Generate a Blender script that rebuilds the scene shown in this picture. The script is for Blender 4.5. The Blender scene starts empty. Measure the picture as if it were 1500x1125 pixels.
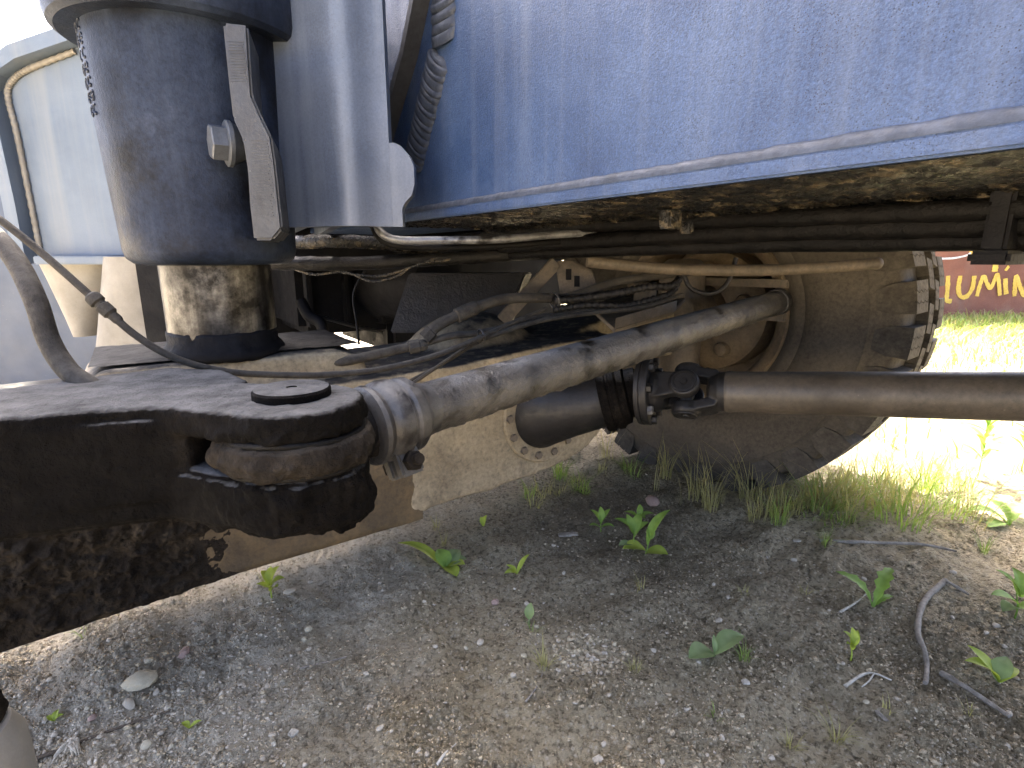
import bpy, bmesh, math, random
import numpy as np
from mathutils import Vector, Matrix

R = math.radians
scene = bpy.context.scene
random.seed(7)
rng = np.random.default_rng(11)

# ------------------------------------------------------------------ camera
CAM_H, PITCH, FPX = 0.82, R(13.2), 800.0
cam_d = bpy.data.cameras.new('camera')
cam = bpy.data.objects.new('camera', cam_d)
scene.collection.objects.link(cam)
cam.location = (0, 0, CAM_H)
cam.rotation_euler = (R(90) - PITCH, 0, 0)
cam_d.sensor_width = 36.0
cam_d.lens = 36.0 * FPX / 1500.0
cam_d.clip_start = 0.02
cam_d.clip_end = 2000
scene.camera = cam

# ------------------------------------------------------------------ sky, sun, exposure
SUN_EL, SUN_AZ = R(58), R(-6)              # azimuth measured from +Y towards +X
world = bpy.data.worlds.new('World')
scene.world = world
world.use_nodes = True
wn = world.node_tree
sky = wn.nodes.new('ShaderNodeTexSky')
sky.sky_type = 'NISHITA'
sky.sun_disc = False
sky.sun_elevation = SUN_EL
sky.sun_rotation = SUN_AZ
sky.air_density = 0.45
sky.dust_density = 6.0
sky.ozone_density = 0.3
bg = wn.nodes['Background']
bg.inputs['Strength'].default_value = 0.15
wn.links.new(sky.outputs[0], bg.inputs[0])

sun_d = bpy.data.lights.new('sun', 'SUN')
sun_d.energy = 4.2
sun_d.angle = R(0.5)
sun_d.color = (1.0, 0.93, 0.80)
sun = bpy.data.objects.new('sun', sun_d)
scene.collection.objects.link(sun)
sdir = Vector((math.sin(SUN_AZ) * math.cos(SUN_EL), math.cos(SUN_AZ) * math.cos(SUN_EL), math.sin(SUN_EL)))
sun.rotation_euler = sdir.to_track_quat('Z', 'Y').to_euler()

scene.view_settings.view_transform = 'Standard'
scene.view_settings.look = 'None'
scene.view_settings.gamma = 1.0
scene.view_settings.exposure = 3.74
scene.view_settings.use_curve_mapping = False
scene.render.engine = 'CYCLES'
scene.cycles.use_denoising = True
scene.cycles.max_bounces = 8
scene.cycles.diffuse_bounces = 5
scene.cycles.glossy_bounces = 4
scene.cycles.caustics_reflective = False
scene.cycles.caustics_refractive = False

# ------------------------------------------------------------------ survey helpers (image measurements -> metres in the place)
cp, sp = math.cos(PITCH), math.sin(PITCH)
def ray(px, py):
    xc = (px - 750.0) / FPX
    yc = (562.5 - py) / FPX
    return Vector((xc, cp + yc * sp, -sp + yc * cp))
EYE = Vector((0, 0, CAM_H))
def W(px, py, d): return EYE + ray(px, py) * d
def onz(px, py, z):
    r = ray(px, py); return EYE + r * ((z - CAM_H) / r.z)
def onY(px, py, Y):
    r = ray(px, py); return EYE + r * (Y / r.y)
UU = Vector((math.sin(R(55.5)), math.cos(R(55.5)), 0))     # across the vehicle, towards its far side
VV = Vector((-UU.y, UU.x, 0))                              # along the vehicle
ZZ = Vector((0, 0, 1))
def uvz(u, v, z): return UU * u + VV * v + ZZ * z
def onu(px, py, u):
    r = ray(px, py); return EYE + r * (u / r.dot(UU))
def onv(px, py, v):
    r = ray(px, py); return EYE + r * (v / r.dot(VV))

# ------------------------------------------------------------------ numpy noise
def _hash(ix, iy, iz, seed):
    h = (ix.astype(np.int64) * 374761393 + iy.astype(np.int64) * 668265263 + iz.astype(np.int64) * 2147483647 + seed * 1274126177) & 0xffffffff
    h = ((h ^ (h >> 13)) * 1274126177) & 0xffffffff
    h = ((h ^ (h >> 16)) * 2246822519) & 0xffffffff
    return ((h ^ (h >> 15)) & 0xffffff) / float(0xffffff)
def vnoise(P, seed=0):
    P = np.asarray(P, dtype=np.float64)
    i = np.floor(P); f = P - i; f = f * f * (3 - 2 * f)
    ix, iy, iz = (i[:, k] for k in range(3))
    out = 0
    for dx in (0, 1):
        for dy in (0, 1):
            for dz in (0, 1):
                w = (f[:, 0] if dx else 1 - f[:, 0]) * (f[:, 1] if dy else 1 - f[:, 1]) * (f[:, 2] if dz else 1 - f[:, 2])
                out = out + w * _hash(ix + dx, iy + dy, iz + dz, seed)
    return out * 2 - 1
def fbm(P, oct=4, seed=0, gain=0.5):
    P = np.asarray(P, dtype=np.float64)
    a, s, tot = 1.0, 0.0, 0.0
    for k in range(oct):
        s = s + a * vnoise(P * (2.03 ** k) + 17.3 * k, seed + k); tot += a; a *= gain
    return s / tot

# ------------------------------------------------------------------ materials
def mat_new(name):
    m = bpy.data.materials.new(name); m.use_nodes = True
    nt = m.node_tree
    return m, nt, nt.nodes['Principled BSDF']
def ramp(nt, fac, stops):
    n = nt.nodes.new('ShaderNodeValToRGB')
    e = n.color_ramp.elements
    while len(e) < len(stops): e.new(0.5)
    for k, (p, c) in enumerate(stops):
        e[k].position = p
        e[k].color = (c, c, c, 1) if not isinstance(c, (tuple, list)) else (c[0], c[1], c[2], 1)
    nt.links.new(fac, n.inputs[0])
    return n.outputs[0]
def noise_n(nt, vec, scale, detail=6, rough=0.6, stretch=None):
    if stretch:
        mp = nt.nodes.new('ShaderNodeMapping'); mp.inputs['Scale'].default_value = stretch
        nt.links.new(vec, mp.inputs[0]); vec = mp.outputs[0]
    n = nt.nodes.new('ShaderNodeTexNoise')
    n.inputs['Scale'].default_value = scale; n.inputs['Detail'].default_value = detail; n.inputs['Roughness'].default_value = rough
    nt.links.new(vec, n.inputs['Vector'])
    return n.outputs[0]
def mixc(nt, fac, a, b, typ='MIX'):
    n = nt.nodes.new('ShaderNodeMix'); n.data_type = 'RGBA'; n.blend_type = typ
    for sock, v in ((n.inputs[0], fac), (n.inputs[6], a), (n.inputs[7], b)):
        if isinstance(v, (int, float)): sock.default_value = v
        elif isinstance(v, (tuple, list)): sock.default_value = (v[0], v[1], v[2], 1)
        else: nt.links.new(v, sock)
    return n.outputs[2]
def mul(nt, a, b, op='MULTIPLY'):
    n = nt.nodes.new('ShaderNodeMath'); n.operation = op
    for s, v in ((n.inputs[0], a), (n.inputs[1], b)):
        if isinstance(v, (int, float)): s.default_value = v
        else: nt.links.new(v, s)
    return n.outputs[0]

def M(name, stops, scale=8, rough=(0.4, 0.7), bumps=((60, .3, .002),), metallic=0.0, streak=None, dust=None, grime=None, spec=0.5, stretch=None, specks=None, grain=(95, .55, 1.35)):
    """stops: colours over large noise; streak=(colour, amount, density) runs down; dust=(colour, amount) on upward faces;
    grime=(colour, scale, low, high) patches of oil"""
    m, nt, b = mat_new(name)
    tc = nt.nodes.new('ShaderNodeTexCoord').outputs['Object']
    n1 = noise_n(nt, tc, scale, 7, .62, stretch)
    col = ramp(nt, n1, stops)
    rgh = ramp(nt, noise_n(nt, tc, scale * 2.7, 5, .6), [(.3, rough[0]), (.7, rough[1])])
    if grain:
        gr = ramp(nt, noise_n(nt, tc, grain[0], 8, .75), [(.30, grain[1]), (.5, 1.0), (.70, grain[2])])
        col = mixc(nt, 1.0, col, gr, 'MULTIPLY')
    if streak:
        c, amt, dens = streak
        s = noise_n(nt, tc, dens, 5, .65, (1, 1, .035))
        f = mul(nt, ramp(nt, s, [(.48, 0.0), (.72, 1.0)]), amt)
        col = mixc(nt, f, col, c)
    if dust:
        c, amt = dust
        geo = nt.nodes.new('ShaderNodeNewGeometry')
        sx = nt.nodes.new('ShaderNodeSeparateXYZ'); nt.links.new(geo.outputs['Normal'], sx.inputs[0])
        up = ramp(nt, sx.outputs['Z'], [(.62, 0.0), (.96, 1.0)])
        dn = ramp(nt, noise_n(nt, tc, 26, 6, .7), [(.3, .35), (.62, 1.0)])
        f = mul(nt, mul(nt, up, dn), amt)
        col = mixc(nt, f, col, c)
        rgh = mixc(nt, f, rgh, (.9, .9, .9))
    if grime:
        c, gs, lo, hi = grime
        g = ramp(nt, noise_n(nt, tc, gs, 8, .68), [(lo, 0.0), (hi, 1.0)])
        col = mixc(nt, g, col, c)
        rgh = mixc(nt, g, rgh, (.32, .32, .32))
    if specks:
        c, ss, thr = specks
        v = nt.nodes.new('ShaderNodeTexVoronoi'); v.inputs['Scale'].default_value = ss
        nt.links.new(tc, v.inputs['Vector'])
        sm = noise_n(nt, tc, ss * .06, 4, .6)
        f = mul(nt, ramp(nt, v.outputs['Distance'], [(thr * .6, 1.0), (thr, 0.0)]), ramp(nt, sm, [(.40, 0.0), (.62, 1.0)]))
        col = mixc(nt, f, col, c)
    nt.links.new(col, b.inputs['Base Color'])
    nt.links.new(rgh, b.inputs['Roughness'])
    b.inputs['Metallic'].default_value = metallic
    b.inputs['Specular IOR Level'].default_value = spec
    prev = None
    for (sc_, st, dist) in bumps:
        bp = nt.nodes.new('ShaderNodeBump')
        bp.inputs['Strength'].default_value = st; bp.inputs['Distance'].default_value = dist
        nt.links.new(noise_n(nt, tc, sc_, 6, .65), bp.inputs['Height'])
        if prev: nt.links.new(prev, bp.inputs['Normal'])
        prev = bp.outputs[0]
    if prev: nt.links.new(prev, b.inputs['Normal'])
    return m

MT = {}
MT['paint'] = M('blue_grey_paint', [(.3, (.018, .034, .080)), (.5, (.028, .050, .108)), (.72, (.046, .074, .142))], 5, (.3, .5),
                ((420, .8, .0016), (120, .35, .002)), streak=((.085, .105, .15), .45, 30), specks=((.006, .007, .011), 380, .27), spec=.32, grain=(260, .5, 1.5))
MT['paint_plate'] = M('blue_grey_plate_paint', [(.3, (.046, .058, .084)), (.7, (.08, .096, .13))], 7, (.33, .5),
                ((260, .2, .0012), (30, .15, .003)), streak=((.15, .17, .20), .5, 20), specks=((.04, .047, .06), 300, .2), spec=.55, grain=(260, .7, 1.3))
MT['weld'] = M('painted_weld', [(.3, (.022, .027, .038)), (.7, (.05, .058, .078))], 25, (.4, .6), ((200, .5, .0015),), spec=.25)
MT['cyl'] = M('grimy_cylinder_casting', [(.3, (.009, .013, .024)), (.6, (.019, .026, .044)), (.8, (.042, .052, .078))], 6, (.4, .6),
              ((170, .45, .0018), (24, .25, .004)), streak=((.04, .052, .078), .4, 30), grime=((.004, .004, .005), 7, .46, .66), spec=.12)
MT['castflange'] = M('dull_grey_casting', [(.3, (.014, .015, .018)), (.7, (.034, .035, .038))], 12, (.4, .6), ((150, .4, .0015),), grime=((.02, .018, .016), 8, .58, .75))
MT['bolt'] = M('dusty_bolt_steel', [(.3, (.03, .034, .04)), (.7, (.065, .07, .08))], 30, (.4, .6), ((180, .3, .001),))
MT['rod'] = M('oiled_chrome_rod', [(.3, (.05, .047, .044)), (.7, (.16, .155, .145))], 10, (.25, .45), ((160, .3, .001),), metallic=.75,
              grime=((.006, .005, .0045), 18, .36, .60), streak=((.012, .010, .009), .9, 34))
MT['oil'] = M('black_oily_grime', [(.3, (.004, .004, .004)), (.7, (.014, .012, .011))], 14, (.3, .6), ((130, .8, .004), (40, .5, .006)), spec=.3)
MT['void'] = M('black_shade_and_oil', [(.3, (.002, .002, .003)), (.7, (.007, .0065, .0065))], 6, (.5, .8), ((40, .5, .005),), spec=.12)  # near-black stands in for deep shade on hidden parts; also oily dirt
MT['crust'] = M('oily_brown_crust', [(.40, (.002, .0018, .0015)), (.53, (.009, .007, .0045)), (.66, (.11, .084, .048))], 30, (.16, .4), ((150, .9, .004), (50, .7, .006)))
MT['arm'] = M('greasy_steering_steel', [(.3, (.0012, .001, .001)), (.6, (.004, .0033, .0028)), (.8, (.018, .0145, .011))], 13, (.6, .9), ((170, 1.0, .004), (45, .7, .005)),
              dust=((.13, .127, .122), .8), spec=.05)
MT['eye'] = M('greasy_joint_crust', [(.3, (.007, .0055, .0045)), (.6, (.02, .016, .012)), (.78, (.075, .058, .038))], 16, (.6, .9), ((160, 1.0, .004), (45, .8, .006)),
              dust=((.07, .058, .043), .5), spec=.08)
MT['tierod'] = M('dusty_track_rod', [(.3, (.026, .023, .02)), (.55, (.065, .058, .048)), (.8, (.15, .13, .098))], 11, (.3, .6), ((150, .9, .003), (38, .6, .005)),
                 dust=((.12, .122, .124), .6), grime=((.012, .010, .008), 16, .52, .62))
MT['clamp'] = M('clamp_steel', [(.3, (.022, .02, .019)), (.7, (.05, .046, .04))], 14, (.4, .6), ((140, .6, .002),), dust=((.10, .10, .10), .5), grime=((.01, .008, .007), 18, .52, .62))
MT['axle'] = M('dusty_tan_axle', [(.28, (.12, .096, .062)), (.5, (.20, .165, .108)), (.72, (.27, .225, .152))], 5, (.6, .85), ((110, .5, .002), (22, .4, .004)),
               dust=((.010, .0095, .0095), 1.3), grime=((.03, .024, .018), 7, .58, .78), spec=.3)
MT['ochre'] = M('ochre_axle_grime', [(.3, (.03, .021, .010)), (.7, (.105, .070, .030))], 9, (.6, .85), ((90, .7, .003),))
MT['tan'] = M('dusty_tan_bracket', [(.3, (.05, .039, .027)), (.7, (.115, .091, .063))], 14, (.5, .8), ((120, .5, .002),), grime=((.04, .03, .02), 12, .58, .7))
MT['black'] = M('black_driveline', [(.3, (.006, .006, .006)), (.7, (.018, .016, .015))], 18, (.35, .6), ((150, .4, .002),), spec=.3)
MT['shaft'] = M('brown_black_shaft', [(.3, (.035, .028, .02)), (.6, (.07, .057, .042)), (.8, (.13, .107, .078))], 7, (.42, .65), ((140, .3, .0012),), specks=((.13, .11, .085), 60, .1))
MT['rubber'] = M('dusty_tyre_rubber', [(.3, (.05, .043, .034)), (.6, (.072, .062, .048)), (.8, (.10, .086, .066))], 6, (.65, .9), ((90, .4, .002),), spec=.25)
MT['tread'] = M('dusty_tread_rubber', [(.3, (.04, .035, .029)), (.7, (.085, .075, .06))], 20, (.7, .9), ((120, .5, .002),), spec=.2)
MT['tread_lit'] = M('bounce_lit_tread', [(.3, (.075, .067, .055)), (.7, (.145, .13, .108))], 24, (.8, .95), ((120, .5, .002),), spec=.05)  # lighter copy for the outward faces, bounced sunlight put into the colour
MT['rim'] = M('tan_brown_rim', [(.3, (.06, .044, .026)), (.7, (.15, .112, .068))], 12, (.5, .8), ((90, .5, .002),))
MT['hose'] = M('black_rubber_hose', [(.3, (.0015, .0015, .0015)), (.7, (.006, .005, .0045))], 20, (.35, .6), ((160, .8, .003), (50, .5, .005)), spec=.12)
MT['dhose'] = M('dusty_rubber_hose', [(.3, (.022, .019, .016)), (.7, (.055, .048, .038))], 22, (.6, .85), ((150, .7, .003),), dust=((.10, .092, .078), .5), spec=.2)
MT['steelpipe'] = M('steel_pipe', [(.3, (.11, .11, .112)), (.7, (.20, .198, .195))], 20, (.3, .45), ((120, .4, .0015),), metallic=.4, grime=((.02, .018, .015), 14, .52, .62))
MT['bracketblue'] = M('pale_blue_bracket_paint', [(.3, (.082, .108, .145)), (.7, (.12, .15, .19))], 5, (.4, .6), ((100, .15, .001),), streak=((.18, .19, .19), .5, 14), grime=((.13, .10, .07), 5, .68, .8), grain=(300, .92, 1.08))
MT['tankblue'] = M('dark_blue_grey_tank', [(.3, (.03, .045, .075)), (.7, (.05, .07, .108))], 5, (.35, .5), ((120, .2, .001),), grain=(300, .92, 1.08), specks=((.2, .2, .2), 50, .06))
MT['cream'] = M('cream_grey_casting', [(.3, (.14, .125, .10)), (.7, (.24, .22, .185))], 7, (.5, .7), ((90, .2, .0015),), grime=((.10, .07, .04), 6, .6, .78), grain=(300, .9, 1.1))
MT['red'] = M('rusty_red_paint', [(.3, (.14, .05, .028)), (.55, (.22, .085, .048)), (.75, (.28, .16, .10))], 1.6, (.6, .85), ((9, .4, .01), (60, .3, .003)), streak=((.16, .10, .07), .6, 3))
MT['yellow'] = M('yellow_paint', [(.3, (.55, .34, .035)), (.7, (.70, .48, .08))], 6, (.5, .7), ((40, .3, .002),))
MT['white'] = M('white_paint', [(.3, (.6, .58, .55)), (.7, (.75, .73, .7))], 6, (.5, .7), ())
MT['stone'] = M('grey_stone', [(.3, (.32, .27, .20)), (.7, (.50, .44, .34))], 30, (.7, .9), ((200, .4, .001),), spec=.3)
MT['stonep'] = M('pinkish_stone', [(.3, (.25, .16, .125)), (.7, (.40, .29, .235))], 30, (.7, .9), ((200, .4, .001),), spec=.3)
MT['stonet'] = M('pale_tan_stone', [(.3, (.34, .29, .19)), (.7, (.52, .46, .34))], 25, (.7, .9), ((140, .5, .002),), spec=.3)
MT['wood'] = M('dry_grey_wood', [(.3, (.14, .12, .095)), (.7, (.30, .265, .215))], 30, (.7, .9), ((120, .5, .002),), spec=.25)
MT['woodp'] = M('pale_dry_wood', [(.3, (.33, .29, .22)), (.7, (.52, .48, .40))], 30, (.7, .9), ((120, .5, .002),), spec=.25)
MT['bark'] = M('bark', [(.3, (.06, .045, .03)), (.7, (.14, .11, .08))], 8, (.8, .95), ((20, .8, .02),), spec=.2)

def leaf_mat(name, a, b_, trans=.45):
    m, nt, b = mat_new(name)
    tc = nt.nodes.new('ShaderNodeTexCoord').outputs['Object']
    col = ramp(nt, noise_n(nt, tc, 38, 5, .6), [(.3, a), (.7, b_)])
    nt.links.new(col, b.inputs['Base Color'])
    b.inputs['Roughness'].default_value = .55
    b.inputs['Specular IOR Level'].default_value = .35
    tr = nt.nodes.new('ShaderNodeBsdfTranslucent')
    nt.links.new(mixc(nt, 1.0, col, (1.0, 1.0, .55), 'MULTIPLY'), tr.inputs['Color'])
    mx = nt.nodes.new('ShaderNodeMixShader'); mx.inputs[0].default_value = trans
    nt.links.new(b.outputs[0], mx.inputs[1]); nt.links.new(tr.outputs[0], mx.inputs[2])
    nt.links.new(mx.outputs[0], nt.nodes['Material Output'].inputs['Surface'])
    return m
MT['leaf'] = leaf_mat('weed_leaf', (.17, .28, .05), (.27, .40, .09))
MT['leafp'] = leaf_mat('pale_weed_leaf', (.21, .29, .12), (.30, .37, .17))
MT['leafy'] = leaf_mat('yellow_green_leaf', (.32, .40, .06), (.45, .52, .10))
MT['grass'] = leaf_mat('green_grass', (.18, .28, .06), (.34, .42, .11))
MT['grassy'] = leaf_mat('dry_yellow_grass', (.33, .30, .12), (.48, .43, .20))
MT['treeleaf'] = leaf_mat('tree_leaf', (.035, .075, .014), (.07, .12, .03))

# ground: packed gravelly dirt
def ground_mat():
    m, nt, b = mat_new('packed_gravel_dirt')
    tc = nt.nodes.new('ShaderNodeTexCoord').outputs['Object']
    big = noise_n(nt, tc, 1.4, 6, .62)
    mid = noise_n(nt, tc, 9, 7, .65)
    fine = noise_n(nt, tc, 85, 6, .7)
    col = ramp(nt, big, [(.30, (.21, .165, .098)), (.5, (.41, .335, .208)), (.66, (.55, .46, .305))])
    col = mixc(nt, ramp(nt, mid, [(.38, 0.0), (.62, .65)]), col, (.46, .385, .25))
    col = mixc(nt, ramp(nt, fine, [(.38, .9), (.52, 0.0)]), col, (.12, .094, .056))
    v = nt.nodes.new('ShaderNodeTexVoronoi'); v.inputs['Scale'].default_value = 120
    nt.links.new(tc, v.inputs['Vector'])
    peb = mul(nt, ramp(nt, v.outputs['Distance'], [(.28, 1.0), (.42, 0.0)]), ramp(nt, v.outputs['Color'], [(.45, 0.0), (.6, .75)]))
    col = mixc(nt, peb, col, (.52, .45, .33))
    # pale gravel, lightened further in place of open sky light, and a moist patch of soil before the tyre
    sx = nt.nodes.new('ShaderNodeSeparateXYZ'); nt.links.new(tc, sx.inputs[0])
    e1 = mul(nt, sx.outputs['X'], mul(nt, noise_n(nt, tc, 3.5, 5, .6), .9), 'ADD')
    pale = ramp(nt, e1, [(0.0, .8), (.28, 0.0)])
    col = mixc(nt, mul(nt, pale, ramp(nt, fine, [(.36, .25), (.5, 1.0)])), col, (.60, .53, .41))
    vd = nt.nodes.new('ShaderNodeVectorMath'); vd.operation = 'DISTANCE'; vd.inputs[1].default_value = (.32, 1.55, 0)
    nt.links.new(tc, vd.inputs[0])
    e2 = mul(nt, vd.outputs['Value'], mul(nt, noise_n(nt, tc, 4.5, 6, .65), .7), 'ADD')
    moist = ramp(nt, e2, [(.45, .6), (.85, 0.0)])
    col = mixc(nt, moist, col, (.12, .094, .062))
    yd = nt.nodes.new('ShaderNodeVectorMath'); yd.operation = 'DOT_PRODUCT'; yd.inputs[1].default_value = (UU.x, UU.y, 0)
    nt.links.new(tc, yd.inputs[0])
    e3 = mul(nt, mul(nt, yd.outputs['Value'], .2), mul(nt, noise_n(nt, tc, 2.2, 6, .65), .5), 'ADD')
    yard = ramp(nt, e3, [(.66, 0.0), (.80, .8)])
    col = mixc(nt, yard, col, ramp(nt, mid, [(.35, (.09, .078, .035)), (.5, (.17, .14, .075)), (.65, (.26, .215, .13))]))
    nt.links.new(col, b.inputs['Base Color'])
    b.inputs['Roughness'].default_value = .92
    b.inputs['Specular IOR Level'].default_value = .25
    b1 = nt.nodes.new('ShaderNodeBump'); b1.inputs['Strength'].default_value = 1.0; b1.inputs['Distance'].default_value = .016
    nt.links.new(fine, b1.inputs['Height'])
    b2 = nt.nodes.new('ShaderNodeBump'); b2.inputs['Strength'].default_value = 1.0; b2.inputs['Distance'].default_value = .006
    nt.links.new(noise_n(nt, tc, 260, 4, .7), b2.inputs['Height']); nt.links.new(b1.outputs[0], b2.inputs['Normal'])
    nt.links.new(b2.outputs[0], b.inputs['Normal'])
    return m
MT['ground'] = ground_mat()

# ------------------------------------------------------------------ object helpers
def link(o): scene.collection.objects.link(o); return o
ROOT_INV = {}
def finish(me, angle=38):
    me.polygons.foreach_set('use_smooth', [True] * len(me.polygons))
    me.set_sharp_from_angle(angle=R(angle))
    me.update()
def put(name, me, mat, parent=None):
    if mat is not None:
        me.materials.clear(); me.materials.append(MT[mat] if isinstance(mat, str) else mat)
    o = link(bpy.data.objects.new(name, me))
    if parent is not None:
        o.parent = parent
        if parent.name in ROOT_INV: o.matrix_parent_inverse = ROOT_INV[parent.name]
    return o
def empty(name, loc):
    o = link(bpy.data.objects.new(name, None)); o.location = loc; o.empty_display_size = .1
    ROOT_INV[o.name] = Matrix.Translation(-Vector(loc))
    return o
def tag(o, label=None, cat=None, group=None, kind=None):
    if label: o['label'] = label
    if cat: o['category'] = cat
    if group: o['group'] = group
    if kind: o['kind'] = kind
    return o
def bm_mesh(bm, name='m', angle=38):
    me = bpy.data.meshes.new(name)
    bmesh.ops.recalc_face_normals(bm, faces=bm.faces)
    bm.to_mesh(me); bm.free(); finish(me, angle)
    return me
def frame(z, hint=Vector((0, 0, 1))):
    z = z.normalized()
    if abs(z.dot(hint.normalized())) > .97: hint = Vector((1, 0, 0)) if abs(z.x) < .9 else Vector((0, 1, 0))
    x = hint.cross(z).normalized(); y = z.cross(x)
    return x, y, z
def add_prism(bm, pts, vec, bevel=0, seg=2):
    """polygon points (3D) extruded by vec"""
    a = [bm.verts.new(p) for p in pts]; b = [bm.verts.new(Vector(p) + vec) for p in pts]
    fs = [bm.faces.new(a[::-1]), bm.faces.new(b)]
    n = len(pts)
    for i in range(n): fs.append(bm.faces.new((a[i], a[(i + 1) % n], b[(i + 1) % n], b[i])))
    bmesh.ops.recalc_face_normals(bm, faces=fs)
    if bevel:
        es = list({e for f in fs for e in f.edges})
        bmesh.ops.bevel(bm, geom=es, offset=bevel, segments=seg, affect='EDGES', clamp_overlap=True)
def add_box(bm, c, ax, ay, az, bevel=0):
    """box centred c with half-vectors"""
    pts = [c - ax - ay - az, c + ax - ay - az, c + ax + ay - az, c - ax + ay - az]
    add_prism(bm, pts, az * 2, bevel)
def add_lathe(bm, origin, axis, prof, n=48, caps=True, hint=Vector((0, 0, 1))):
    """prof: (r, s) along axis"""
    x, y, z = frame(axis, hint)
    rings = []
    for r, s in prof:
        c = origin + z * s
        rings.append([bm.verts.new(c + (x * math.cos(2 * math.pi * k / n) + y * math.sin(2 * math.pi * k / n)) * max(r, 1e-5)) for k in range(n)])
    for a, b in zip(rings, rings[1:]):
        for k in range(n): bm.faces.new((a[k], a[(k + 1) % n], b[(k + 1) % n], b[k]))
    if caps:
        bm.faces.new(rings[0][::-1]); bm.faces.new(rings[-1])
def catmull(pts, sub=8):
    pts = [Vector(p) for p in pts]
    if len(pts) < 3: return [pts[0].lerp(pts[1], k / sub) for k in range(sub + 1)]
    P = [2 * pts[0] - pts[1]] + pts + [2 * pts[-1] - pts[-2]]
    out = []
    for i in range(1, len(P) - 2):
        for k in range(sub):
            t = k / sub
            p0, p1, p2, p3 = P[i - 1], P[i], P[i + 1], P[i + 2]
            out.append(.5 * ((2 * p1) + (-p0 + p2) * t + (2 * p0 - 5 * p1 + 4 * p2 - p3) * t * t + (-p0 + 3 * p1 - 3 * p2 + p3) * t ** 3))
    out.append(pts[-1])
    return out
def add_tube(bm, pts, rad, n=10, sub=8, smooth=True, caps=True):
    path = catmull(pts, sub) if smooth else [Vector(p) for p in pts]
    m = len(path)
    rf = rad if callable(rad) else (lambda t: rad)
    up = Vector((0, 0, 1)); rings = []
    x = None
    for i, p in enumerate(path):
        tdir = (path[min(i + 1, m - 1)] - path[max(i - 1, 0)]).normalized()
        if x is None: x, y, _ = frame(tdir)
        else:
            x = (x - tdir * x.dot(tdir)).normalized(); y = tdir.cross(x)
        r = rf(i / (m - 1))
        rings.append([bm.verts.new(p + (x * math.cos(2 * math.pi * k / n) + y * math.sin(2 * math.pi * k / n)) * r) for k in range(n)])
    for a, b in zip(rings, rings[1:]):
        for k in range(n): bm.faces.new((a[k], a[(k + 1) % n], b[(k + 1) % n], b[k]))
    if caps:
        bm.faces.new(rings[0][::-1]); bm.faces.new(rings[-1])
def displace(me, layers):
    n = len(me.vertices)
    co = np.empty(n * 3); me.vertices.foreach_get('co', co); co = co.reshape(-1, 3)
    no = np.empty(n * 3); me.vertices.foreach_get('normal', no); no = no.reshape(-1, 3)
    d = np.zeros(n)
    for k, L in enumerate(layers):
        amp, freq = L[0], L[1]
        s = fbm(co * freq, 4, 31 + k * 7)
        if len(L) > 2: s = np.clip((s - L[2]) / (1 - L[2]), 0, None) * 2
        d += amp * s
    co = co + no * d[:, None]
    me.vertices.foreach_set('co', co.ravel()); me.update()
def solid(bm, voxel=.005, smooth=3, layers=(), angle=50):
    """fuse the shapes of a casting into one skin"""
    me = bpy.data.meshes.new('tmp'); bmesh.ops.recalc_face_normals(bm, faces=bm.faces); bm.to_mesh(me); bm.free()
    o = link(bpy.data.objects.new('tmp', me))
    md = o.modifiers.new('r', 'REMESH'); md.mode = 'VOXEL'; md.voxel_size = voxel
    if smooth:
        ms = o.modifiers.new('s', 'SMOOTH'); ms.factor = .5; ms.iterations = smooth
    dg = bpy.context.evaluated_depsgraph_get(); dg.update()
    out = bpy.data.meshes.new_from_object(o.evaluated_get(dg))
    bpy.data.objects.remove(o); bpy.data.meshes.remove(me)
    if layers: displace(out, layers)
    finish(out, angle)
    return out
def tube_obj(name, pts, rad, mat, parent, n=12, sub=8, label=None):
    bm = bmesh.new(); add_tube(bm, pts, rad, n, sub)
    o = put(name, bm_mesh(bm, name, 60), mat, parent)
    if label: o['label'] = label
    return o
def lathe_obj(name, o_, ax, prof, mat, parent, n=48, angle=35):
    bm = bmesh.new(); add_lathe(bm, o_, ax, prof, n)
    return put(name, bm_mesh(bm, name, angle), mat, parent)
def hex_mesh(r=.018, h=.016):
    bm = bmesh.new()
    add_lathe(bm, Vector((0, 0, 0)), Vector((0, 0, 1)), [(r * .98, 0), (r, .001), (r, h - .002), (r * .86, h)], 6)
    return bm_mesh(bm, 'hex', 25)
HEX = {}
def bolt(name, pos, axis, r, h, mat, parent, rot=0.0):
    key = (round(r, 4), round(h, 4), mat)
    if key not in HEX: HEX[key] = hex_mesh(r, h)
    me = HEX[key]
    o = put(name, me, mat, parent)
    x, y, z = frame(axis)
    m = Matrix((x, y, z)).transposed().to_4x4()
    o.matrix_basis = Matrix.Translation(pos) @ m @ Matrix.Rotation(rot, 4, 'Z')
    return o

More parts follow.
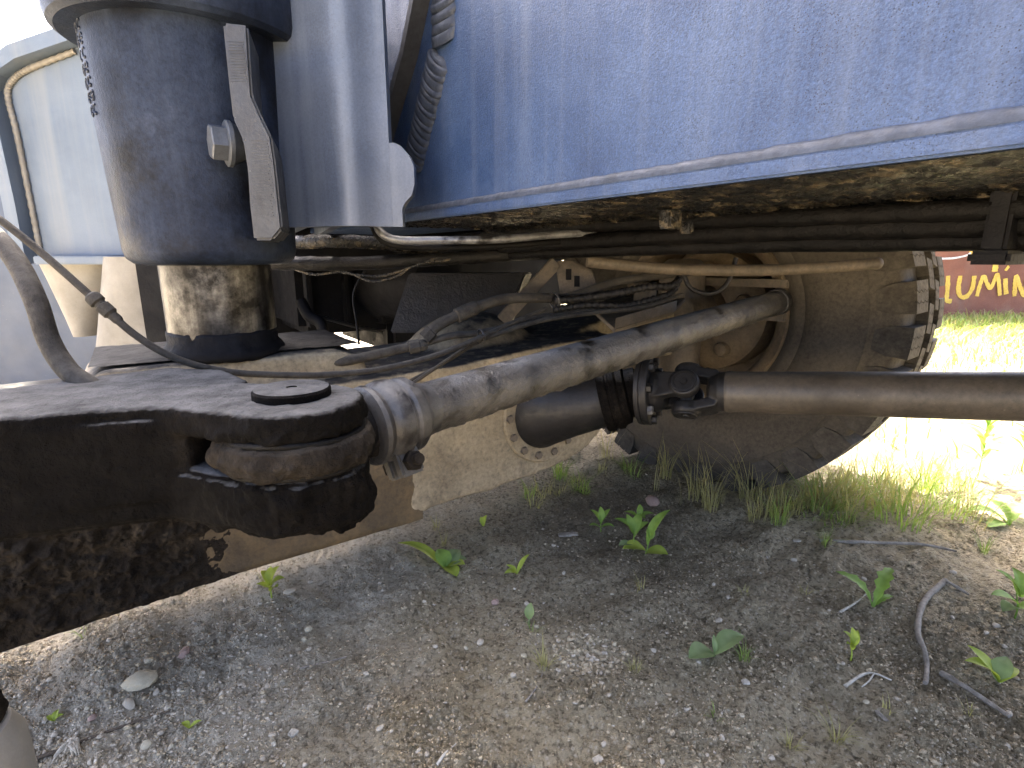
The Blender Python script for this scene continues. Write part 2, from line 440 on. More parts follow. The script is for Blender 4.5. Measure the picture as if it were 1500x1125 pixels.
# ================================================================== THE GROUND
def ground_height(X, Y):
    P = np.stack([X, Y, np.zeros_like(X)], -1)
    near = np.exp(-np.hypot(X, Y) / 9.0)
    h = .022 * fbm(P * 1.3, 3, 1) + .012 * fbm(P * 5, 4, 2) * (.4 + near)
    h += .0105 * near * fbm(P * 22, 4, 3)
    f = fbm(P * 70, 3, 4)
    h += .0085 * near * np.clip(f, -.3, 1)
    h += .005 * near * np.abs(fbm(P * 140, 2, 5))
    # old tyre-lug prints running diagonally
    w = X * .55 - Y * .83 + .05 * fbm(P * 3, 2, 6)
    a = X * .83 + Y * .55
    mask = np.clip(fbm(P * 1.1, 2, 8) * 2 + .35, 0, 1) * near
    h += .006 * mask * np.tanh(3 * np.sin(w * 2 * math.pi / .17)) * (fbm(P * 6, 3, 9) * .6 + .6)
    # soft ruts left by wheels, running past the camera
    c = X + .30 * Y + .04 * fbm(P * 2.2, 2, 21)
    rut = np.sin(c * 2 * math.pi / .30) + .5 * np.sin(c * 2 * math.pi / .13 + 1)
    h += near * .009 * np.clip(fbm(P * .9, 2, 22) * 2 + .55, 0, 1) * np.tanh(1.6 * rut) * (.7 + .6 * fbm(P * 9, 3, 23))
    return h
def gz(x, y):
    return float(ground_height(np.array([x]), np.array([y]))[0])
def build_ground():
    ad = np.radians(np.linspace(-57, 57, 640))
    ao = np.radians(np.linspace(57, 303, 50))[1:-1]
    ang = np.concatenate([ad, ao])
    rad = np.concatenate([np.geomspace(.22, 7.5, 520), np.geomspace(7.6, 600, 70)])
    na, nr = len(ang), len(rad)
    A, Rr = np.meshgrid(ang, rad)
    X = (np.sin(A) * Rr).ravel(); Y = (np.cos(A) * Rr).ravel()
    Z = ground_height(X, Y)
    co = np.stack([X, Y, Z], -1)
    co = np.vstack([co, [[0, 0, gz(0, 0)]]])
    i = np.arange(nr - 1)[:, None] * na; j = np.arange(na)[None]; j2 = (j + 1) % na
    q = np.stack([i + j, i + j2, i + na + j2, i + na + j], -1).reshape(-1, 4)[:, ::-1]
    me = bpy.data.meshes.new('ground')
    c = nr * na
    tri = [(c, k, (k + 1) % na)[::-1] for k in range(na)]
    nq = len(q)
    me.vertices.add(len(co)); me.vertices.foreach_set('co', co.ravel())
    loops = np.concatenate([q.ravel(), np.array(tri).ravel()]).astype(np.int32)
    me.loops.add(len(loops)); me.loops.foreach_set('vertex_index', loops)
    starts = np.concatenate([np.arange(nq) * 4, nq * 4 + np.arange(na) * 3]).astype(np.int32)
    me.polygons.add(nq + na); me.polygons.foreach_set('loop_start', starts)
    me.update(calc_edges=True); me.validate()
    me.polygons.foreach_set('use_smooth', [True] * len(me.polygons))
    o = put('ground', me, 'ground')
    tag(o, 'grey brown packed gravelly dirt under the vehicle', 'ground', kind='structure')
build_ground()
def G(px, py, lift=0.0):
    p = onz(px, py, 0.0)
    for _ in range(3): p = onz(px, py, gz(p.x, p.y))
    return Vector((p.x, p.y, gz(p.x, p.y) + lift))

# ================================================================== THE CRANE TRUCK
ROOT = empty('crane_truck', uvz(1.0, 1.3, 0))
tag(ROOT, 'underside of a blue grey crane truck with a steered axle, track rod and drive shaft', 'crane truck')

# ---- chassis box girder: near web, far web, bottom plate, deck and unseen shade blocks ----
U0, ZB = .556, .897
V0, V1 = -4.2, 5.0
def slab(name, u0, u1, v0, v1, z0, z1, mat, parent=ROOT, bevel=.003, label=None):
    bm = bmesh.new()
    add_box(bm, uvz((u0 + u1) / 2, (v0 + v1) / 2, (z0 + z1) / 2), UU * (u1 - u0) / 2, VV * (v1 - v0) / 2, ZZ * (z1 - z0) / 2, bevel)
    o = put(name, bm_mesh(bm, name), mat, parent)
    if label: o['label'] = label
    return o
web = slab('chassis_web', U0, U0 + .02, V0, V1, ZB + .016, 1.62, 'paint', label='blue grey painted chassis side plate')
flange = slab('bottom_flange', U0 - .011, U0 + .34, V0, V1, ZB, ZB + .0185, 'paint', bevel=.0025, label='blue painted bottom flange of the chassis')
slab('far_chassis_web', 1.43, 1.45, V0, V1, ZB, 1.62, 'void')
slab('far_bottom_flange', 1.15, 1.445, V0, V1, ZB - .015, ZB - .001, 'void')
slab('deck_shade_plate', .545, 2.60, V0, V1, 1.625, 1.66, 'paint')  # deck out of view, sized to shade the ground
slab('edge_shade_block', 2.35, 2.60, V0, V1, 1.36, 1.62, 'paint')  # unseen strip added to set the far edge of the shadow
slab('upper_shade_block', .85, 1.9, -4.0, 5.0, 1.665, 4.1, 'paint', bevel=.03)  # unseen tall block added to keep the near ground in shade
# fillet weld along the flange
def weld_strip():
    bm = bmesh.new()
    vs = np.arange(-1.2, 1.6, .003)
    rows = []
    wob = fbm(np.stack([vs * 60, vs * 0, vs * 0], -1), 3, 3)
    rip = fbm(np.stack([vs * 330, vs * 0 + 3, vs * 0], -1), 2, 5)
    for k, v in enumerate(vs):
        row = []
        for j in range(6):
            a = j / 5 * math.pi / 2
            r = .0125 + .0012 * wob[k] + .0006 * rip[k] * math.sin(2 * a)
            row.append(bm.verts.new(uvz(U0 + .001 - r * math.cos(a) * .85, v, ZB + .0183 + r * math.sin(a) * 1.05)))
        rows.append(row)
    for a, b in zip(rows, rows[1:]):
        for j in range(5): bm.faces.new((a[j], b[j], b[j + 1], a[j + 1]))
    o = put('flange_weld', bm_mesh(bm, 'flange_weld', 80), 'weld', ROOT)
    o['label'] = 'long grey weld bead above the flange edge'
weld_strip()

# oily crust baked on the underside of the flange
def crust_sheet():
    nu, nv = 90, 520
    us = np.linspace(U0 - .004, U0 + .335, nu); vs = np.linspace(-1.0, 1.35, nv)
    Ug, Vg = np.meshgrid(us, vs)
    P = np.stack([Ug, Vg, Ug * 0], -1).reshape(-1, 3)
    n = fbm(P * 45, 4, 12); n2 = fbm(P * 130, 3, 14)
    edge = np.clip((P[:, 0] - us[0]) / .03, 0, 1)
    drop = edge * (.003 + .005 * np.clip(n + .15, 0, 1) + .0028 * np.clip(n2, -.2, 1))
    # a rounded lip near the inner edge of the plate
    lip = np.exp(-((P[:, 0] - (U0 + .30)) / .02) ** 2)
    drop = drop + lip * (.012 + .008 * fbm(P * 18, 3, 15))
    Z = ZB - .0008 - drop
    bm = bmesh.new()
    co = [bm.verts.new(uvz(P[k, 0], P[k, 1], Z[k])) for k in range(len(P))]
    for i in range(nv - 1):
        for j in range(nu - 1):
            a = i * nu + j
            bm.faces.new((co[a], co[a + nu], co[a + nu + 1], co[a + 1]))
    o = put('oily_crust', bm_mesh(bm, 'oily_crust', 180), 'crust', ROOT)
    tag(o, 'brown and black oily crust under the chassis flange', kind='stuff')
crust_sheet()

# ---- gusset strip with ripple weld on the web ----
def gusset():
    bm = bmesh.new()
    A = [onu(634, -70, U0), onu(630, 0, U0), onu(612, 85, U0), onu(576, 205, U0), onu(572, 240, U0)]
    path = A
    w = .03
    pts_f = []
    for k, p in enumerate(path):
        pts_f.append(p)
    # plate standing off the web, following the path
    prev = None
    for k, p in enumerate(path):
        t = (path[min(k + 1, len(path) - 1)] - path[max(k - 1, 0)]).normalized()
        side = UU.cross(t).normalized()
        q = [p - UU * .0, p - UU * .034, p - UU * .034 + side * .018, p + side * .018]
        ring = [bm.verts.new(x) for x in q]
        if prev:
            for j in range(4): bm.faces.new((prev[j], prev[(j + 1) % 4], ring[(j + 1) % 4], ring[j]))
        else: bm.faces.new(ring[::-1])
        prev = ring
    bm.faces.new(prev)
    g = put('gusset_rib', bm_mesh(bm, 'gusset_rib', 20), 'castflange', ROOT)
    g['label'] = 'narrow slanted rib welded to the chassis plate'
    # ripple weld, lower run
    for (P0, P1, n, nm) in ((onu(645, 72, U0), onu(604, 244, U0), 17, 'ripple_weld'), (onu(650, -60, U0), onu(649, 60, U0), 7, 'upper_weld')):
        bm = bmesh.new()
        t = (P1 - P0).normalized(); side = UU.cross(t).normalized(); L = (P1 - P0).length
        rows = []
        N = n * 10
        rnd = [random.uniform(-1, 1) for _ in range(n + 2)]
        for i in range(N + 1):
            s = i / N
            ph = (s * n) % 1.0
            hgt = .011 + .0034 * (math.sin(ph * math.pi) ** .6) + .0012 * rnd[i // 10]
            wid = .048 + .0015 * math.sin(ph * math.pi) + .002 * math.sin(s * 31) + .002 * rnd[i // 10]
            end = min(1, s * 14, (1 - s) * 14) ** .5 if nm == 'ripple_weld' else 1
            row = []
            for j in range(11):
                a = math.pi * j / 10
                sag = (.012 + .004 * rnd[(i + 5) // 10]) * math.sin(a)          # ripples bow downhill
                row.append(bm.verts.new(P0 + t * (L * s + sag) + side * (math.cos(a) * wid * end) - UU * (math.sin(a) * hgt * end - .002)))
            rows.append(row)
        for a, b in zip(rows, rows[1:]):
            for j in range(10): bm.faces.new((a[j], a[j + 1], b[j + 1], b[j]))
        o = put(nm, bm_mesh(bm, nm, 60), 'weld', g)
gusset()

# ---- cylinder mount: bent plate in front of the web ----
def mount_plate():
    bm = bmesh.new()
    n = 22
    cols = []
    for i in range(n + 1):
        s = i / n
        Y = 1.075 - .035 * math.exp(-((s - .62) / .22) ** 2) + .05 * max(0, .35 - s) 
        col = []
        for (yy) in (-260, -60, 60, 130, 180, 214, 250, 290, 318, 331):
            xl = 372 + (yy) * .13; xr = 555 + yy * .066
            if yy < 0: xl = 372 + yy * .13
            # straight vertical bend lines in the place
            base = onY(xl + (xr - xl) * s, yy, Y)
            col.append(base)
        cols.append(col)
    m = len(cols[0])
    # make every column truly vertical: keep x,y of the column at mid height
    front = []
    for col in cols:
        x, y = col[6].x, col[6].y
        front.append([Vector((x, y, p.z)) for p in col])
    zrow = [front[n // 2][j].z for j in range(m)]
    for col in front:
        for j in range(m): col[j].z = zrow[j]
    th = Vector((0, .028, 0))
    F = [[bm.verts.new(p) for p in c] for c in front]; B = [[bm.verts.new(p + th) for p in c] for c in front]
    for i in range(n):
        for j in range(m - 1):
            bm.faces.new((F[i][j], F[i + 1][j], F[i + 1][j + 1], F[i][j + 1])); bm.faces.new((B[i][j], B[i][j + 1], B[i + 1][j + 1], B[i + 1][j]))
        bm.faces.new((F[i][0], B[i][0], B[i + 1][0], F[i + 1][0])); bm.faces.new((F[i][-1], F[i + 1][-1], B[i + 1][-1], B[i][-1]))
    for c in (0, n):
        for j in range(m - 1): bm.faces.new((F[c][j], F[c][j + 1], B[c][j + 1], B[c][j]))
    Yl = front[n][5].y
    x0 = front[n][5].x - .004
    lobe = [onY(577, 209, Yl), onY(586, 213, Yl), onY(598, 226, Yl), onY(606, 243, Yl), onY(607, 270, Yl), onY(603, 286, Yl), onY(593, 297, Yl), onY(589, 306, Yl), onY(590, 331, Yl)]
    zb = zrow[-1]
    lobe[-1].z = zb
    lobe = [Vector((x0, Yl, lobe[0].z))] + lobe + [Vector((x0, Yl, zb))]
    add_prism(bm, [p + Vector((0, .0005, 0)) for p in lobe], Vector((0, .027, 0)))
    o = put('cylinder_mount', bm_mesh(bm, 'cylinder_mount', 30), 'paint_plate', ROOT)
    o['label'] = 'bent grey blue plate holding the suspension cylinder to the chassis'
    # side return that carries the plate back to the web
    bm = bmesh.new()
    for c in (front[6], front[n - 9]):
        x, y = c[0].x, c[0].y
        p0 = Vector((x, y + .026, 0)); dr = Vector((x, y, 0)).normalized() + Vector((-.12, 0, 0))
        p1 = p0 + dr * ((U0 - p0.dot(UU)) / dr.dot(UU))
        nrm = Vector((-dr.y, dr.x, 0)).normalized() * .011
        add_prism(bm, [q + ZZ * (zb + .012) for q in (p0 - nrm, p1 - nrm, p1 + nrm, p0 + nrm)], ZZ * .55)
    put('mount_return', bm_mesh(bm, 'mount_return'), 'paint_plate', o)
mount_plate()

# ---- suspension cylinder ----
def suspension():
    base = onz(332, 515, .627)
    ax = Vector((base.x, base.y, 0))
    bm = bmesh.new()
    add_lathe(bm, ax, ZZ, [(.118, .803), (.136, .806), (.147, .815), (.1515, .83), (.153, .87), (.157, .95), (.162, 1.05), (.166, 1.15), (.167, 1.20)], 72)
    cyl = put('suspension_cylinder', bm_mesh(bm, 'suspension_cylinder', 40), 'cyl', ROOT)
    cyl['label'] = 'dark grimy upright suspension cylinder casting'
    # collar
    lathe_obj('collar', ax, ZZ, [(.165, 1.192), (.196, 1.19), (.205, 1.197), (.209, 1.21), (.21, 1.32), (.21, 1.62)], 'cyl', cyl, 72)
    # rod
    bm = bmesh.new()
    zz = np.linspace(.62, .81, 14)
    add_lathe(bm, ax, ZZ, [(.1, z) for z in zz], 72)
    rod = put('piston_rod', bm_mesh(bm, 'piston_rod', 40), 'rod', cyl); rod['label'] = 'bright piston rod smeared with black oil'
    bm = bmesh.new()
    add_lathe(bm, ax, ZZ, [(.112, .622), (.114, .632), (.109, .643), (.1025, .652), (.1015, .668), (.1008, .675)], 72)
    me = solid_ring = bm_mesh(bm, 'rod_grease', 180)
    displace(me, ((.004, 55), (.003, 120)))
    put('rod_grease', me, 'void', cyl)
    # clamp ear with machining marks
    Y = .925
    out = [(326, 32), (363, 36), (367, 100), (370, 140), (384, 172), (398, 200), (404, 240), (409, 290), (414, 335), (400, 352), (372, 352), (366, 300), (363, 250), (356, 205), (341, 172), (335, 120)]
    bm = bmesh.new()
    add_prism(bm, [onY(x, y, Y) for x, y in out], Vector((-.055, .17, 0)), .004)
    ear = put('clamp_ear', bm_mesh(bm, 'clamp_ear', 25), 'castflange', cyl)
    # horizontal machining grooves: fine raised lines on the face
    bm = bmesh.new()
    for (x0, x1, ya, yb, k) in ((334, 361, 60, 118, 15), (366, 396, 205, 315, 26)):
        for i in range(k):
            y = ya + (yb - ya) * i / (k - 1)
            off = (y - 200) * .075 if ya > 150 else (y - 60) * .09
            p = onY(x0 + off + random.uniform(-2, 2), y, Y); q = onY(x1 + off - 2 + random.uniform(-5, 1), y + 1, Y)
            c = (p + q) / 2 + Vector((0, -.0002, 0))
            add_box(bm, c, (q - p) / 2, Vector((0, .0006, 0)), ZZ * .0009)
    tag(put('machining_marks', bm_mesh(bm, 'machining_marks'), 'castflange', cyl), kind='stuff')
    # casting marks: small raised rings and bars
    bm = bmesh.new()
    for row in range(2):
        for i in range(7):
            z = 1.185 - i * .021
            ang = R(222 + row * 8)
            rr = .1665 - (1.2 - z) * .03
            n = Vector((math.cos(ang), math.sin(ang), 0))
            p = ax + n * rr + ZZ * z
            tx = Vector((-n.y, n.x, 0))
            arc = [p + tx * .007 * math.cos(t) + ZZ * .0075 * math.sin(t) for t in np.linspace(.4 + random.random(), 5.2 + random.random(), 10)]
            add_tube(bm, arc, .0023, 6, 1, smooth=False)
            if i % 2: add_tube(bm, [p - tx * .006, p + tx * .006], .002, 6, 2)
    put('cast_marks', bm_mesh(bm, 'cast_marks', 60), 'cyl', cyl)
    # clamp bolt
    d = Vector((-.80, -.60, 0)).normalized()
    hp = W(338, 211, .90)
    lathe_obj('washer', hp, d, [(.010, -.04), (.034, -.002), (.036, 0), (.036, .006), (.033, .008)], 'bolt', cyl, 40)
    b = bolt('bolt_head', hp + d * .007, d, .0285, .024, 'bolt', cyl, .25)
    b['label'] = 'large hexagon bolt head on the cylinder clamp'
suspension()

# ---- axle housing ----
AV0, AV1 = 1.10, 1.50
def axle():
    bm = bmesh.new()
    low = [(-.45, .20), (-.254, .19), (.165, .212), (.65, .236), (.80, .24), (.94, .258), (1.02, .285), (1.075, .33), (1.11, .40), (1.14, .47)]
    top = [(1.14, .60), (.98, .60), (.8, .59), (.6, .572), (.3, .566), (.1, .57), (-.2, .565), (-.45, .56)]
    add_prism(bm, [uvz(u, AV0, z) for u, z in low + top], VV * (AV1 - AV0))
    # raised back half carrying the cylinder seat
    add_prism(bm, [uvz(-.1, AV0 + .05, .50), uvz(.42, AV0 + .05, .50), uvz(.40, AV0 + .05, .61), uvz(.34, AV0 + .05, .626), uvz(-.06, AV0 + .05, .626), uvz(-.1, AV0 + .05, .60)], VV * .3)
    # beam on towards the far hub
    add_prism(bm, [uvz(1.0, AV0 + .1, .46), uvz(1.62, AV0 + .1, .50), uvz(1.62, AV0 + .1, .72), uvz(1.0, AV0 + .1, .60)], VV * .22)
    # differential bulge
    c = uvz(.80, AV0 + .27, .43)
    bmesh.ops.create_uvsphere(bm, u_segments=40, v_segments=24, radius=.24, matrix=Matrix.Translation(c) @ Matrix.Diagonal((1.0, 1.0, .98, 1)))
    me = solid(bm, .0085, 5, ((.0022, 30), (.003, 9)))
    o = put('axle_housing', me, 'axle', ROOT)
    o['label'] = 'dusty tan axle beam casting under the cylinder'
    bm = bmesh.new()
    nu, nv = 80, 50
    us = np.linspace(-.08, .40, nu); vs = np.linspace(AV0 + .075, AV0 + .34, nv)
    Ug, Vg = np.meshgrid(us, vs); P = np.stack([Ug, Vg, Ug * 0], -1).reshape(-1, 3)
    ed = np.minimum.reduce([(P[:, 0] + .08) / .05, (.40 - P[:, 0]) / .05, (P[:, 1] - AV0 - .075) / .03, (AV0 + .34 - P[:, 1]) / .03]) + .5 * fbm(P * 20, 3, 66)
    zz = .6325 + .004 * np.clip(ed, -1.5, .6) + .0015 * fbm(P * 70, 3, 67)
    q = [bm.verts.new(uvz(P[k, 0], P[k, 1], zz[k])) for k in range(len(P))]
    for i in range(nv - 1):
        for j in range(nu - 1):
            a = i * nu + j
            bm.faces.new((q[a], q[a + 1], q[a + nu + 1], q[a + nu]))
    tag(put('oil_film', bm_mesh(bm, 'oil_film', 180), 'void', o), 'black oily dirt pooled around the foot of the piston rod')
    return o
AX = axle()
# rough dark clod of grease and dirt on the near end of the beam
def clods():
    bm = bmesh.new()
    nu, nz = 200, 110
    us = np.linspace(-.44, .16, nu); zs = np.linspace(.192, .52, nz)
    Ug, Zg = np.meshgrid(us, zs)
    Zg = .52 + (Zg - .52) * (.52 - np.interp(Ug, [-.44, -.254, .165], [.202, .194, .216])) / (.52 - .192)
    P = np.stack([Ug * 1.0, Zg, Ug * 0], -1).reshape(-1, 3)
    k = np.clip(fbm(P * 55, 5, 41, .65) * 1.7 + .45, 0, 1.3)
    fade = np.clip((.15 - P[:, 0]) / .12 + .5 * fbm(P * 12, 3, 47), 0, 1) * np.clip((P[:, 1] - .196) / .02, 0, 1)
    off = .016 * k * fade + .002 - .012 * (1 - np.clip((.155 - P[:, 0]) / .06 + .5 * fbm(P * 14, 3, 48), 0, 1))
    vs = [bm.verts.new(uvz(P[i, 0], AV0 - off[i] - .001, P[i, 1])) for i in range(len(P))]
    for i in range(nz - 1):
        for j in range(nu - 1):
            a = i * nu + j
            bm.faces.new((vs[a], vs[a + 1], vs[a + nu + 1], vs[a + nu]))
    o = put('dirt_clods', bm_mesh(bm, 'dirt_clods', 180), 'eye', AX)
    tag(o, 'dark brown clods of dirt caked on the axle end', kind='stuff')
    # ochre stained patch further along
    bm = bmesh.new()
    nu, nz = 60, 40
    us = np.linspace(.02, .50, nu); zs = np.linspace(.212, .40, nz)
    Ug, Zg = np.meshgrid(us, zs); P = np.stack([Ug, Zg, Ug * 0], -1).reshape(-1, 3)
    n = fbm(P * 18, 4, 44)
    edge = np.minimum.reduce([(P[:, 0] - .02) / .05, (.50 - P[:, 0]) / .08, (P[:, 1] - .208) / .012, (.40 - P[:, 1]) / .05])
    off = .006 * np.clip(edge, -1, 1) + .003 * n
    vs = [bm.verts.new(uvz(P[i, 0], AV0 - off[i], P[i, 1])) for i in range(len(P))]
    for i in range(nz - 1):
        for j in range(nu - 1):
            a = i * nu + j
            bm.faces.new((vs[a], vs[a + 1], vs[a + nu + 1], vs[a + nu]))
    o = put('ochre_stain', bm_mesh(bm, 'ochre_stain', 180), 'ochre', AX)
    tag(o, 'rusty ochre grime patch on the axle beam')
clods()

# ---- steering arm, fork and ball joint ----
EC = onz(430, 583, .665)                       # centre of the fork eye
def ring_pts(c, r, z, a0, a1, n=22):
    return [Vector((c.x + r * math.cos(t), c.y + r * math.sin(t), z)) for t in np.linspace(a0, a1, n)]
def steering():
    lf, lb = onz(-120, 621, .665), onz(-120, 588, .665)
    mf, mb = onz(215, 598, .665), onz(352, 559, .665)
    def outline(z, r, pinch=0):
        arc = ring_pts(EC, r, z, R(-128), R(112))
        pts = [Vector((lf.x, lf.y, z)), Vector((mf.x, mf.y + .006, z))] + arc + [Vector((mb.x, mb.y, z)), Vector((lb.x, lb.y, z))]
        return pts
    bm = bmesh.new()
    add_prism(bm, outline(.633, .0765), ZZ * .032, .004)
    add_prism(bm, outline(.532, .078), ZZ * .062, .006)
    wl, wr = onz(-120, 621, .665), onz(262, 598, .665)
    web_ = [Vector((wl.x, wl.y + .003, .56)), Vector((wr.x, wr.y + .008, .56)), Vector((wr.x + .01, wr.y + .075, .56)), Vector((lb.x, lb.y, .56))]
    add_prism(bm, web_, ZZ * .09)
    # grease fillet where the fork opens
    f0 = onz(300, 600, .655)
    bmesh.ops.create_uvsphere(bm, u_segments=16, v_segments=10, radius=.02, matrix=Matrix.Translation(f0 + Vector((0, .004, -.012))))
    me = solid(bm, .0028, 2, ((.0010, 70), (.0022, 26, .35), (.0012, 150)))
    co = np.empty(len(me.vertices) * 3); me.vertices.foreach_get('co', co); co = co.reshape(-1, 3)
    # lumps hang from the underside
    lowm = np.clip((.56 - co[:, 2]) / .03, 0, 1)
    co[:, 2] -= lowm * .022 * np.clip(fbm(co * 34, 4, 77) + .1, 0, 1) * (.35 + .65 * np.clip((.12 - np.hypot(co[:, 0] - EC.x, co[:, 1] - EC.y)) / .04, 0, 1))
    rad = np.hypot(co[:, 0] - EC.x, co[:, 1] - EC.y)
    lump = np.clip((.10 - rad) / .03, 0, 1) * np.clip((.655 - co[:, 2]) / .01, 0, 1) * np.clip((rad - .06) / .012, 0, 1)
    amt = lump * (.016 * np.clip(fbm(co * 30, 4, 79) + .2, 0, 1) + .004 * fbm(co * 110, 3, 80))
    co[:, 0] += (co[:, 0] - EC.x) / np.maximum(rad, 1e-4) * amt; co[:, 1] += (co[:, 1] - EC.y) / np.maximum(rad, 1e-4) * amt
    topm = np.clip((co[:, 2] - .655) / .006, 0, 1)
    co[:, 2] -= topm * .0012 * fbm(co * 50, 3, 78)
    me.vertices.foreach_set('co', co.ravel()); me.update(); finish(me, 60)
    arm = put('steering_arm', me, 'arm', ROOT)
    arm['label'] = 'forked steel steering arm caked with black grease and dust'
    # pin cap
    bm = bmesh.new()
    add_lathe(bm, EC + Vector((-.006, .012, 0)) - ZZ * EC.z, ZZ, [(.02, .66), (.042, .6605), (.0425, .664), (.0425, .672), (.0405, .6745), (.006, .675), (.0055, .6735), (.001, .673)], 64)
    me = bm_mesh(bm, 'pin_cap', 35)
    put('pin_cap', me, 'arm', arm)['label'] = 'round dusty pin head on top of the fork'
    # middle eye of the track rod
    dirn = (TB - TA).normalized()
    bm = bmesh.new()
    e = Vector((EC.x, EC.y, 0))
    add_lathe(bm, e, ZZ, [(.074, .597), (.083, .601), (.0865, .614), (.083, .627), (.074, .631)], 64)
    tip = TA + dirn * .135
    n0 = TA + dirn * .045
    add_lathe(bm, n0, dirn, [(.036, 0), (.037, .05), (.0345, .075), (.031, .085)], 40)
    bmesh.ops.create_uvsphere(bm, u_segments=24, v_segments=16, radius=.036, matrix=Matrix.Translation(n0 + dirn * .01))
    for (dx, dy, dz, r_) in ((.055, -.045, -.006, .008), (.048, -.05, -.012, .007)):
        bmesh.ops.create_uvsphere(bm, u_segments=14, v_segments=10, radius=r_, matrix=Matrix.Translation(Vector((EC.x + dx + .018, EC.y + dy + .012, .614 + dz))))
    me = solid(bm, .0026, 2, ((.003, 48), (.008, 24, .05), (.0022, 150)))
    eye = put('ball_joint', me, 'eye', ROOT)
    eye['label'] = 'crusted ball joint eye held in the fork'
    # rubber seals squeezed between the eyes
    for z, nm in ((.6315, 'seal'), (.5965, 'seal')):
        bm = bmesh.new()
        pts = [Vector((EC.x + .073 * math.cos(t), EC.y + .073 * math.sin(t), z + .0015 * math.sin(3 * t))) for t in np.linspace(0, 2 * math.pi, 64)]
        add_tube(bm, pts, lambda t: .0042, 8, 1, smooth=False, caps=False)
        put(nm, bm_mesh(bm, nm, 60), 'hose', eye)
TA = W(430, 652, .64); TA.z = .600
TB = W(1140, 442, 1.74)
steering()

# knuckle plate behind the arm
def knuckle():
    z = .642
    pts = [onz(x, y, z) for x, y in ((-160, 625), (190, 590), (340, 566), (366, 556), (330, 541), (250, 537), (170, 546), (60, 563), (-160, 583))]
    bm = bmesh.new(); add_prism(bm, [p - ZZ * .05 for p in pts], ZZ * .05, .004)
    me = solid(bm, .005, 2, ((.0015, 50), (.003, 20, .2)))
    k = put('knuckle_plate', me, 'arm', ROOT); k['label'] = 'dusty knuckle plate behind the steering arm'
    # pale lug low at the left with a greasy top
    p = onz(-88, 1040, .36); p.z = 0
    bm = bmesh.new()
    add_lathe(bm, p, ZZ, [(.055, .12), (.062, .14), (.060, .30), (.05, .325), (.03, .335)], 48)
    g = put('brake_cylinder', bm_mesh(bm, 'brake_cylinder', 40), 'cream', ROOT)
    g['label'] = 'pale cylinder end with greasy top below the arm'
    bm = bmesh.new()
    add_lathe(bm, p, ZZ, [(.03, .327), (.048, .33), (.044, .38), (.03, .43), (.025, .56)], 40)
    me = solid(bm, .004, 1, ((.006, 40), (.003, 90)))
    put('greasy_stem', me, 'eye', g)
knuckle()

